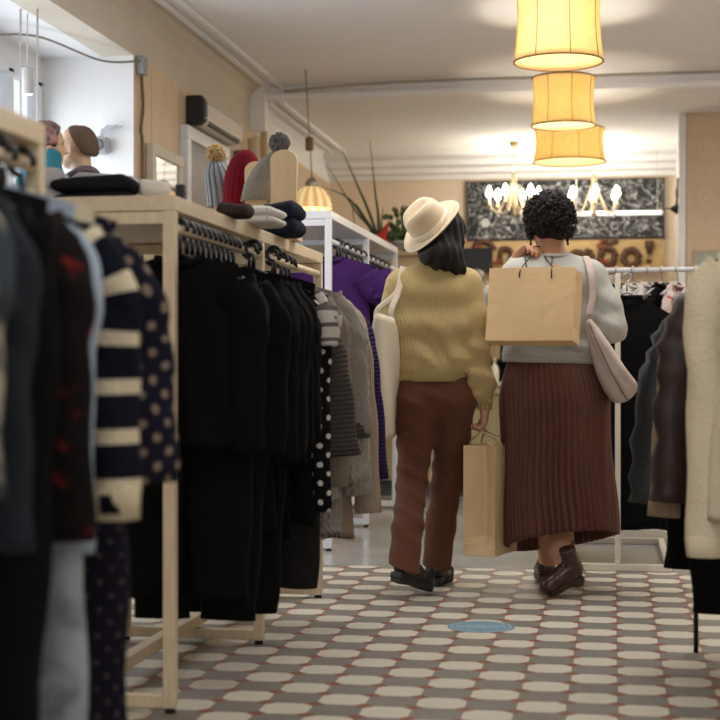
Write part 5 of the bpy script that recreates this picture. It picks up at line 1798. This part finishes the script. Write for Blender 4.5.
# pleated skirt
t = NT('brown_pleated_satin')
f = t.noise(t.coord(), 14, 3)
t.set(color=t.mix(f, lin((108, 62, 49)), lin((88, 48, 38))), rough=.55, sheen=.1, spec=.35)
M_skirt = t.m
rings = []
NP = 54
m_ = NP * 6
for i in range(34):
    tt = i / 33
    z0 = 1.075
    sh = math.sin(min(1, tt / .30) * math.pi / 2)
    a_ = .183 + .050 * sh + .012 * tt
    b_ = .103 + .057 * sh + .050 * tt
    ring = []
    for j in range(m_):
        q = 2 * math.pi * j / m_
        ph = (j % 6) / 6
        saw = (ph / .7 if ph < .7 else (1 - ph) / .3) - .5
        amp = .012 + .017 * tt
        big = .012 * tt * math.sin(5 * q + .7) + .008 * tt * math.sin(9 * q + 2 * tt)
        rr = 1 + (saw * amp + big) / a_
        hz = .225 + .03 * math.cos(q) - .06 * math.sin(q)
        x = a_ * math.cos(q) * rr + .022 * tt
        y_ = b_ * math.sin(q) * rr - .02 * tt
        ring.append((x + .006 * math.sin(9 * tt + q), y_, z0 + (hz - z0) * tt))
    rings.append(ring)
MB().loft(rings).build('skirt', M_skirt, person2, solid=.003)
# boots
M_boot = plain('brown_boot_leather', (62, 38, 30), .25, var=.2, bump=.15)
M_bsole = plain('brown_boot_sole', (54, 36, 28), .5, var=.2)
bt, at = shoe('boot', (.105, -.165, .075), (-.060, -.205, .010), (.32, -.12, 1), person2, M_boot, M_bsole, boot=.06)
MB().box(Vector(at(0, .02, .165)), (.016, .006, .05), Matrix.Rotation(.3, 3, 'Y')).build('pull_tab', M_boot, bt, smooth=False, bevel=.002)
shoe('boot', (-.008, .17, .015), (.005, .42, .004), (0, 0, 1), person2, M_boot, M_bsole, boot=.06)
# curly hair
M_hair2 = hair_mat('black_curly_hair', (17, 12, 11), (36, 27, 24), (40, 40, 40), .7)
H = Field((-.18, -.16, 1.50), (.16, .20, 1.84), .005)
H.add(tuple(HC2 + Vector((0, -.025, .035))), tuple(HC2 + Vector((0, .0, .04))), .096, .094, .03)
H.add(tuple(HC2 + Vector((-.04, -.05, -.01))), tuple(HC2 + Vector((.04, -.05, -.02))), .055, .055, .03)
H.add(tuple(HC2 + Vector((-.03, -.045, -.045))), tuple(HC2 + Vector((.03, -.045, -.045))), .035, .035, .03)
H.warp(lambda x, y, z: .008 * fold_noise(x, y, z, 44, 2.2))
hair2 = H.mesh('hair', M_hair2, person2, 1)
RC = random.Random(12)
cu = MB()
for k in range(1500):
    d = Vector((RC.gauss(0, 1), RC.gauss(0, 1), RC.gauss(0, 1))).normalized()
    if d.y > .55 and d.z < .45: continue
    if d.z < -.66 : continue
    base_ = HC2 + Vector((0, -.02, .035 if d.z > -.3 else .02)) + Vector((d.x * .090, d.y * .092, d.z * (.092 if d.z > 0 else .098)))
    t1 = d.cross(Vector((RC.gauss(0, 1), RC.gauss(0, 1), RC.gauss(0, 1)))).normalized()
    t2 = d.cross(t1)
    R0 = RC.uniform(.005, .010); turns = RC.uniform(1.0, 1.8); ln = RC.uniform(.010, .040)
    pts = []
    for i in range(9):
        s_ = i / 8
        qq = s_ * turns * 6.28
        pts.append(base_ + d * (ln * s_) + t1 * (R0 * math.cos(qq)) + t2 * (R0 * math.sin(qq)) + Vector((0, 0, -.012 * s_ * s_)))
    cu.tube(pts, [.0034] * 7 + [.0026, .0015], 5)
cu.build('curls', M_hair2, hair2)
for sg in (-1, 1):
    ear = MB().ball(HC2 + Vector((sg * .084, .0, -.062)), .005, 8, 6)
    ear.tube([HC2 + Vector((sg * .084, .0, -.065)), HC2 + Vector((sg * .084, .0, -.10))], [.002, .006], 8)
    ear.build('earring', plain('dark_earring', (54, 44, 40), .3, metal=.5) if sg < 0 else bpy.data.materials['dark_earring'], person2)
e = MB()
for sg in (-1, 1): e.ball(HC2 + fwd2 * .079 + Vector((sg * .031, 0, .012)), .0125, 12, 8)
e.build('eyes', bpy.data.materials['eye_white'], person2)

# ------------------------------------------------------------------ mannequin heads in the window bay
M_man = skin('mannequin_skin', (206, 172, 142), (190, 154, 124))
def bust(name, label, loc, rot, tilt=0):
    r = thing(name, label, 'mannequin', loc, rot)
    Bm = Field((-.26, -.18, .0), (.26, .2, .66), .006)
    add_head(Bm, (0, .03, .50), (0, 1, tilt), (0, 0, 1), 1.0)
    Bm.chain([(0, -.005, .22), (0, 0, .30), (0, .01, .42)], [.07, .056, .052], .03)
    Bm.add((-.14, -.01, .20), (.14, -.01, .20), .058, .058, .05)
    Bm.add((-.08, 0, .06), (.08, 0, .06), .10, .10, .05)
    Bm.clip(lambda X, Y, Z: .03 - Z + 0 * X + 0 * Y)
    Bm.mesh('body', M_man, r, 2)
    zz3 = loc[2] - .62
    MB().lathe([(.13, -zz3), (.13, -zz3 + .015), (.02, -zz3 + .03), (.018, .05)], 20, (0, 0, 0), None, True).build('stand', M_steel, r)
    return r
# man: profile to the left, brown cropped hair, checked scarf collar
c_ = P(83, 146, 8.15)
mb = bust('male_mannequin', 'male mannequin bust with cropped brown hair and checked collar in the window bay', (c_.x, c_.y, c_.z - .50), math.radians(82))
H = Field((-.12, -.14, .42), (.12, .16, .66), .005)
H.add((0, .012, .525), (0, .042, .53), .087, .085, .02)
H.add((0, -.02, .48), (0, .0, .48), .070, .070, .03)
H.clip(lambda X, Y, Z: (Y - .005) - (Z - .50) * .62)
H.clip(lambda X, Y, Z: .445 - Z + np.maximum(Y + .02, 0) * 1.2 + 0 * X)
H.mesh('hair', hair_mat('cropped_brown_hair', (74, 54, 42), (104, 80, 62), (30, 30, 30), .7), mb, 1)
F['checkcollar'] = fabric('plum_grey_check', (84, 74, 88), 'plaid', (150, 132, 130), .03, .4)
MB().loft([[(s_ * 1.18 * math.cos(q), s_ * math.sin(q) - .004, z + .02 * math.sin(2 * q)) for q in [2 * math.pi * j / 32 for j in range(32)]] for s_, z in ((.20, .17), (.17, .23), (.12, .285), (.085, .32), (.078, .355), (.088, .36), (.10, .335))]).build('collar', F['checkcollar'], mb, solid=.008)
MB().loft([[(s_ * 1.28 * math.cos(q), s_ * .8 * math.sin(q), z) for q in [2 * math.pi * j / 32 for j in range(32)]] for s_, z in ((.15, .02), (.155, .12), (.165, .20), (.13, .26))]).build('shirt', F['checkcollar'], mb)
# woman facing him
c_ = P(40, 142, 7.95)
fb = bust('female_mannequin', 'mannequin bust with patterned headscarf and teal knitted scarf at the window', (c_.x, c_.y, c_.z - .52), math.radians(-55), -.05)
H = Field((-.14, -.16, .40), (.14, .16, .68), .005)
H.add((0, .0, .535), (0, .035, .54), .096, .094, .02)
H.add((0, -.04, .47), (0, -.03, .50), .07, .07, .03)
H.clip(lambda X, Y, Z: (Y - .075) - (Z - .52) * .3)
H.warp(lambda x, y, z: .004 * np.sin(70 * z + 30 * x + 20 * y))
H.mesh('headscarf', NT('patterned_scarf').set(color=(.12, .08, .08, 1)).m, fb, 1)
t = bpy.data.materials['patterned_scarf']
nt_ = t.node_tree
vo = nt_.nodes.new('ShaderNodeTexVoronoi'); vo.inputs['Scale'].default_value = 34
cr = nt_.nodes.new('ShaderNodeValToRGB')
for e_, (p_, c2_) in zip(cr.color_ramp.elements, ((.2, (40, 30, 32)), (.75, (150, 104, 100)))):
    e_.position = p_; e_.color = lin(c2_)
nt_.links.new(nt_.nodes.new('ShaderNodeTexCoord').outputs['Object'], vo.inputs['Vector'])
nt_.links.new(vo.outputs['Distance'], cr.inputs[0]); nt_.links.new(cr.outputs[0], nt_.nodes['Principled BSDF'].inputs['Base Color'])
F['teal'] = fabric('teal_knit', (56, 124, 142), bump='rib', bs=.5)
MB().loft([[(s_ * 1.1 * math.cos(q), s_ * math.sin(q) + .005, z + .015 * math.sin(3 * q)) for q in [2 * math.pi * j / 40 for j in range(40)]] for s_, z in ((.12, .26), (.125, .30), (.105, .33), (.112, .37), (.10, .41), (.104, .45), (.085, .46))]).build('scarf', F['teal'], fb, solid=.01)
# ------------------------------------------------------------------ bags
def kraft(name, c, c2):
    t = NT(name)
    co = t.coord()
    f = t.noise(co, 7, 5)
    g = t.noise(t.vmath('MULTIPLY', co, (120, 120, 12)), 2, 2)
    t.set(color=t.mix(t.math('ADD', t.math('MULTIPLY', f, .7), t.math('MULTIPLY', g, .3)), lin(c), lin(c2)), rough=.75, spec=.25)
    t.bump(t.noise(co, 16, 3), .35, .006)
    return t.m
M_kraft = kraft('kraft_paper', (238, 208, 164), (222, 190, 146))
M_twine = plain('twisted_paper_cord', (204, 178, 138), .8)
M_blackcord = plain('black_cord', (26, 22, 22), .6)

def paper_bag(name, label, loc, rot_m, w, d, h, gus=.25, mat=None, parent=None):
    """open paper bag: front and back w wide, gussets d deep with an inward crease; base at z=0"""
    r = thing(name, label, 'paper bag', loc)
    r.rotation_euler = rot_m.to_euler()
    def ring(z, g, s=1, n=5):
        hw, hd = w / 2 * s, d / 2 * s
        pts = []
        for i in range(n): pts.append((-hw + 2 * hw * i / n, -hd + .004 * math.sin(9 * z + i), z))
        for i in range(n):
            f = i / n; k = g * (1 - abs(2 * f - 1))
            pts.append((hw - k, -hd + 2 * hd * f, z))
        for i in range(n): pts.append((hw - 2 * hw * i / n, hd + .004 * math.sin(7 * z + i), z))
        for i in range(n):
            f = i / n; k = g * (1 - abs(2 * f - 1))
            pts.append((-hw + k, hd - 2 * hd * f, z))
        return pts
    g = d * gus
    b = MB()
    zs = [0, .004, h * .10, d * .45, d * .55, h * .5, h * .7, h * .85, h * .93, h]
    b.loft([ring(z, g * min(1, max(0, (z - .006) / (d * .5))) * (1 + .1 * math.sin(8 * z))) for z in zs], True, True, False)
    bag = b.build('body', mat or M_kraft, r, smooth=False, solid=.0012)
    # fold line across and the turned-down top edge
    e = MB()
    e.loft([ring(h - .035, g * 1.0, 1.003), ring(h + .001, g * 1.0, 1.003), ring(h + .001, g, .99), ring(h - .03, g, .985)])
    e.build('top_fold', mat or M_kraft, r, smooth=False)
    bt_ = MB()
    hw, hd = w / 2, d / 2
    bt_.add([(-hw * .96, -hd * .9, -.001), (hw * .96, -hd * .9, -.001), (hw * .8, 0, -.002), (-hw * .8, 0, -.002), (-hw * .96, hd * .9, -.001), (hw * .96, hd * .9, -.001)], [[0, 1, 2, 3], [3, 2, 5, 4]])
    bt_.build('bottom_flap', mat or M_kraft, r, smooth=False, solid=.001)
    return r
# kraft bag in the hand of the person with the hat; its narrow gusset faces the camera
Rz = Matrix.Rotation(YAW, 4, 'Z').to_3x3()
hand1 = w1o + Rz @ Vector((.218, .02, .735))
bl = w1o + Rz @ Vector((.252, .03, .17))
rm = (Matrix.Rotation(YAW + math.radians(64), 3, 'Z'))
r = paper_bag('kraft_paper_bag', 'tall kraft paper bag hanging from the hand of the person with the hat', bl, rm, .28, .15, .485, .46)
inv = rm.inverted()
hl = inv @ (hand1 - bl)
for sg in (-1, 1):
    y0 = sg * .07
    MB().tube(spline([(-.07, y0, .455), (-.066, y0, .50), (hl.x - .028, hl.y + sg * .006, hl.z - .02), (hl.x, hl.y + sg * .004, hl.z + .012), (hl.x + .028, hl.y + sg * .006, hl.z - .02), (.066, y0, .50), (.07, y0, .455)], 6), .0042, 8).build('handle', M_twine, r)
# bag slung over the shoulder of the person with the curly hair
M_kraft2 = kraft('light_kraft_paper', (240, 206, 158), (224, 186, 138))
tilt = Matrix.Rotation(YAW, 3, 'Z') @ Matrix.Rotation(math.radians(-22), 3, 'Z') @ Matrix.Rotation(math.radians(-10), 3, 'X') @ Matrix.Rotation(math.radians(.5), 3, 'Y')
bl2 = w2o + Rz @ Vector((-.125, -.262, 1.108))
r = paper_bag('paper_carrier_bag', 'wide pale kraft carrier bag with black cords on the curly haired person', bl2, tilt, .385, .12, .32, .12, M_kraft2)
inv = tilt.inverted()
def tl(p):
    return inv @ (w2o + Rz @ Vector(p) - bl2)
for yy, sg in ((-.058, 1), (.058, -1)):
    for xa, top in ((-.06, (-.105, -.012, 1.535)), (.055, (-.045, -.025, 1.545))):
        pass
    MB().tube(spline([(-.055, yy, .27), (-.052, yy, .315), tl((-.118 + .014 * sg, -.055, 1.505)), tl((-.108, -.02, 1.538)), tl((-.075, -.01, 1.546)), tl((-.045, -.02, 1.540)), tl((-.030 + .016 * sg, -.06, 1.50)), (.085, yy, .315), (.088, yy, .27)], 7), .0028, 8).build('cord_handle', M_blackcord, r)

def canvas(name, c, var=.06):
    t = NT(name)
    co = t.coord()
    c = lin(c)
    f = t.noise(co, 8, 4)
    t.set(color=t.mix(f, mul(c, 1 - var), mul(c, 1 + var)), rough=.95, spec=.15)
    t.bump(t.noise(co, 320, 2), .4, .002)
    return t.m
# canvas tote on the left shoulder of the person with the hat
M_canvas = canvas('natural_canvas', (218, 204, 182))
tote_o = w1o + Rz @ Vector((-.218, -.085, .695))
r = thing('canvas_tote', 'natural cream canvas tote bag hanging from the shoulder of the person with the hat', 'tote bag', tote_o, YAW + math.radians(78))
rings = []
n = 48
for i in range(20):
    t_ = i / 19
    z = .545 * t_
    hw = .175 + .01 * math.sin(3 * t_) - .012 * t_
    hd = (.018 + .034 * math.sin(math.pi * min(1, .12 + t_ * .8)) ** .8)
    ring = []
    for j in range(n):
        q = 2 * math.pi * j / n
        x = hw * sgnpow(math.cos(q), .55); y_ = hd * sgnpow(math.sin(q), .8)
        y_ += .008 * math.sin(14 * x + 5 * t_) + .006 * math.sin(30 * x * t_ + 7 * t_)
        ring.append((x, y_, z - .02 * (1 - (x / hw) ** 2) * (t_ > .9) * t_ + .006 * math.sin(11 * x)))
    rings.append(ring)
MB().loft(rings, True, True, False).build('body', M_canvas, r, solid=.003)
hm_ = [[(x * 1.012, y_ * 1.04, z - .03) for x, y_, z in rings[-1]], [(x * 1.012, y_ * 1.04, z + .002) for x, y_, z in rings[-1]], [(x * .98, y_ * .9, z + .002) for x, y_, z in rings[-1]]]
MB().loft(hm_).build('top_hem', M_canvas, r)
inv = Matrix.Rotation(-(YAW + math.radians(78)), 3, 'Z')
def tt_(p):
    return inv @ (w1o + Rz @ Vector(p) - tote_o)
for sg, dx in ((1, 0), (-1, .008)):
    pth = spline([(-.05, sg * .03, .50), (-.048, sg * .03, .56), tt_((-.176 + dx, -.100, 1.33)), tt_((-.150 + dx, -.052, 1.425)), tt_((-.145 + dx, .0, 1.452)), tt_((-.150 + dx, .06, 1.42)), (.066, sg * .03, .56), (.07, sg * .03, .50)], 8)
    b = MB()
    b.tube(pth, .0135, 8, True, flat=.22, up=tt_((-.172, -1.1, 1.33)) - tt_((-.172, -.1, 1.33)))
    b.build('strap', M_canvas, r)

# soft taupe shoulder bag of the person with the curly hair
M_taupe = canvas('taupe_soft_fabric', (200, 182, 172), .07)
hb_o = w2o + Rz @ Vector((.16, -.13, .90))
r = thing('taupe_shoulder_bag', 'soft taupe shoulder bag hanging at the right side of the person in the pleated skirt', 'shoulder bag', hb_o, YAW)
lc = lambda px, py, y_: Vector(((px - 553) * .0045 * (6.75 + y_) / 6.75 - .16, y_ + .13, 1 - (py - 368) * .0045 * (6.75 + y_) / 6.75 - .90))
top_ = lc(584, 318, -.175)
spine = [(lc(583.5, 320, -.175), .010, .012), (lc(588, 331, -.18), .030, .03), (lc(596, 349, -.18), .046, .07), (lc(605, 368, -.16), .060, .12), (lc(614, 384, -.14), .066, .14), (lc(620, 394, -.13), .060, .13), (lc(623.5, 399, -.13), .03, .10)]
P_ = spline([s_[0] for s_ in spine], 5)
W_ = [np.interp(i / (len(P_) - 1), np.linspace(0, 1, len(spine)), [s_[1] for s_ in spine]) for i in range(len(P_))]
D_ = [np.interp(i / (len(P_) - 1), np.linspace(0, 1, len(spine)), [s_[2] for s_ in spine]) for i in range(len(P_))]
rings = []
n = 40
for i, p in enumerate(P_):
    tg = (P_[min(i + 1, len(P_) - 1)] - P_[max(0, i - 1)]).normalized()
    yv = Vector((0.0, 1, 0)); yv = (yv - tg * yv.dot(tg)).normalized()
    xv = yv.cross(tg)
    ring = []
    for j in range(n):
        q = 2 * math.pi * j / n
        f_ = 1 + .10 * math.sin(3 * q + 4 * i / len(P_)) + .05 * math.sin(7 * q + 9 * i / len(P_))
        ring.append(p + xv * (W_[i] * math.cos(q) * f_) + yv * (D_[i] * math.sin(q) * f_))
    rings.append(ring)
MB().loft(rings, True, True, True).build('body', M_taupe, r)
sm = MB()
sm.tube([rings[i][int(n * .80)] + Vector((0, -.003, 0)) for i in range(2, len(P_) - 1)], .003, 6)
sm.build('zip_seam', plain('dark_taupe_seam', (124, 104, 98), .8), r)
MB().tube([top_ + Vector((.014 * math.cos(q), 0, .004 + .014 * math.sin(q))) for q in [2 * math.pi * k / 20 for k in range(21)]], .0032, 8, False).build('ring', M_taupe, r)
sh = lambda x, y_, z: Vector((x - .16, y_ + .13, z - .90))
b = MB()
b.tube(spline([top_ + Vector((0, 0, .012)), sh(.155, -.158, 1.32), sh(.15, -.135, 1.42), sh(.142, -.062, 1.488), sh(.14, .02, 1.492), sh(.145, .10, 1.42), sh(.17, .14, 1.25), lc(600, 355, .10)], 7), .0165, 10, True, flat=.25, up=(0, -1, .3))
b.build('strap', M_taupe, r)
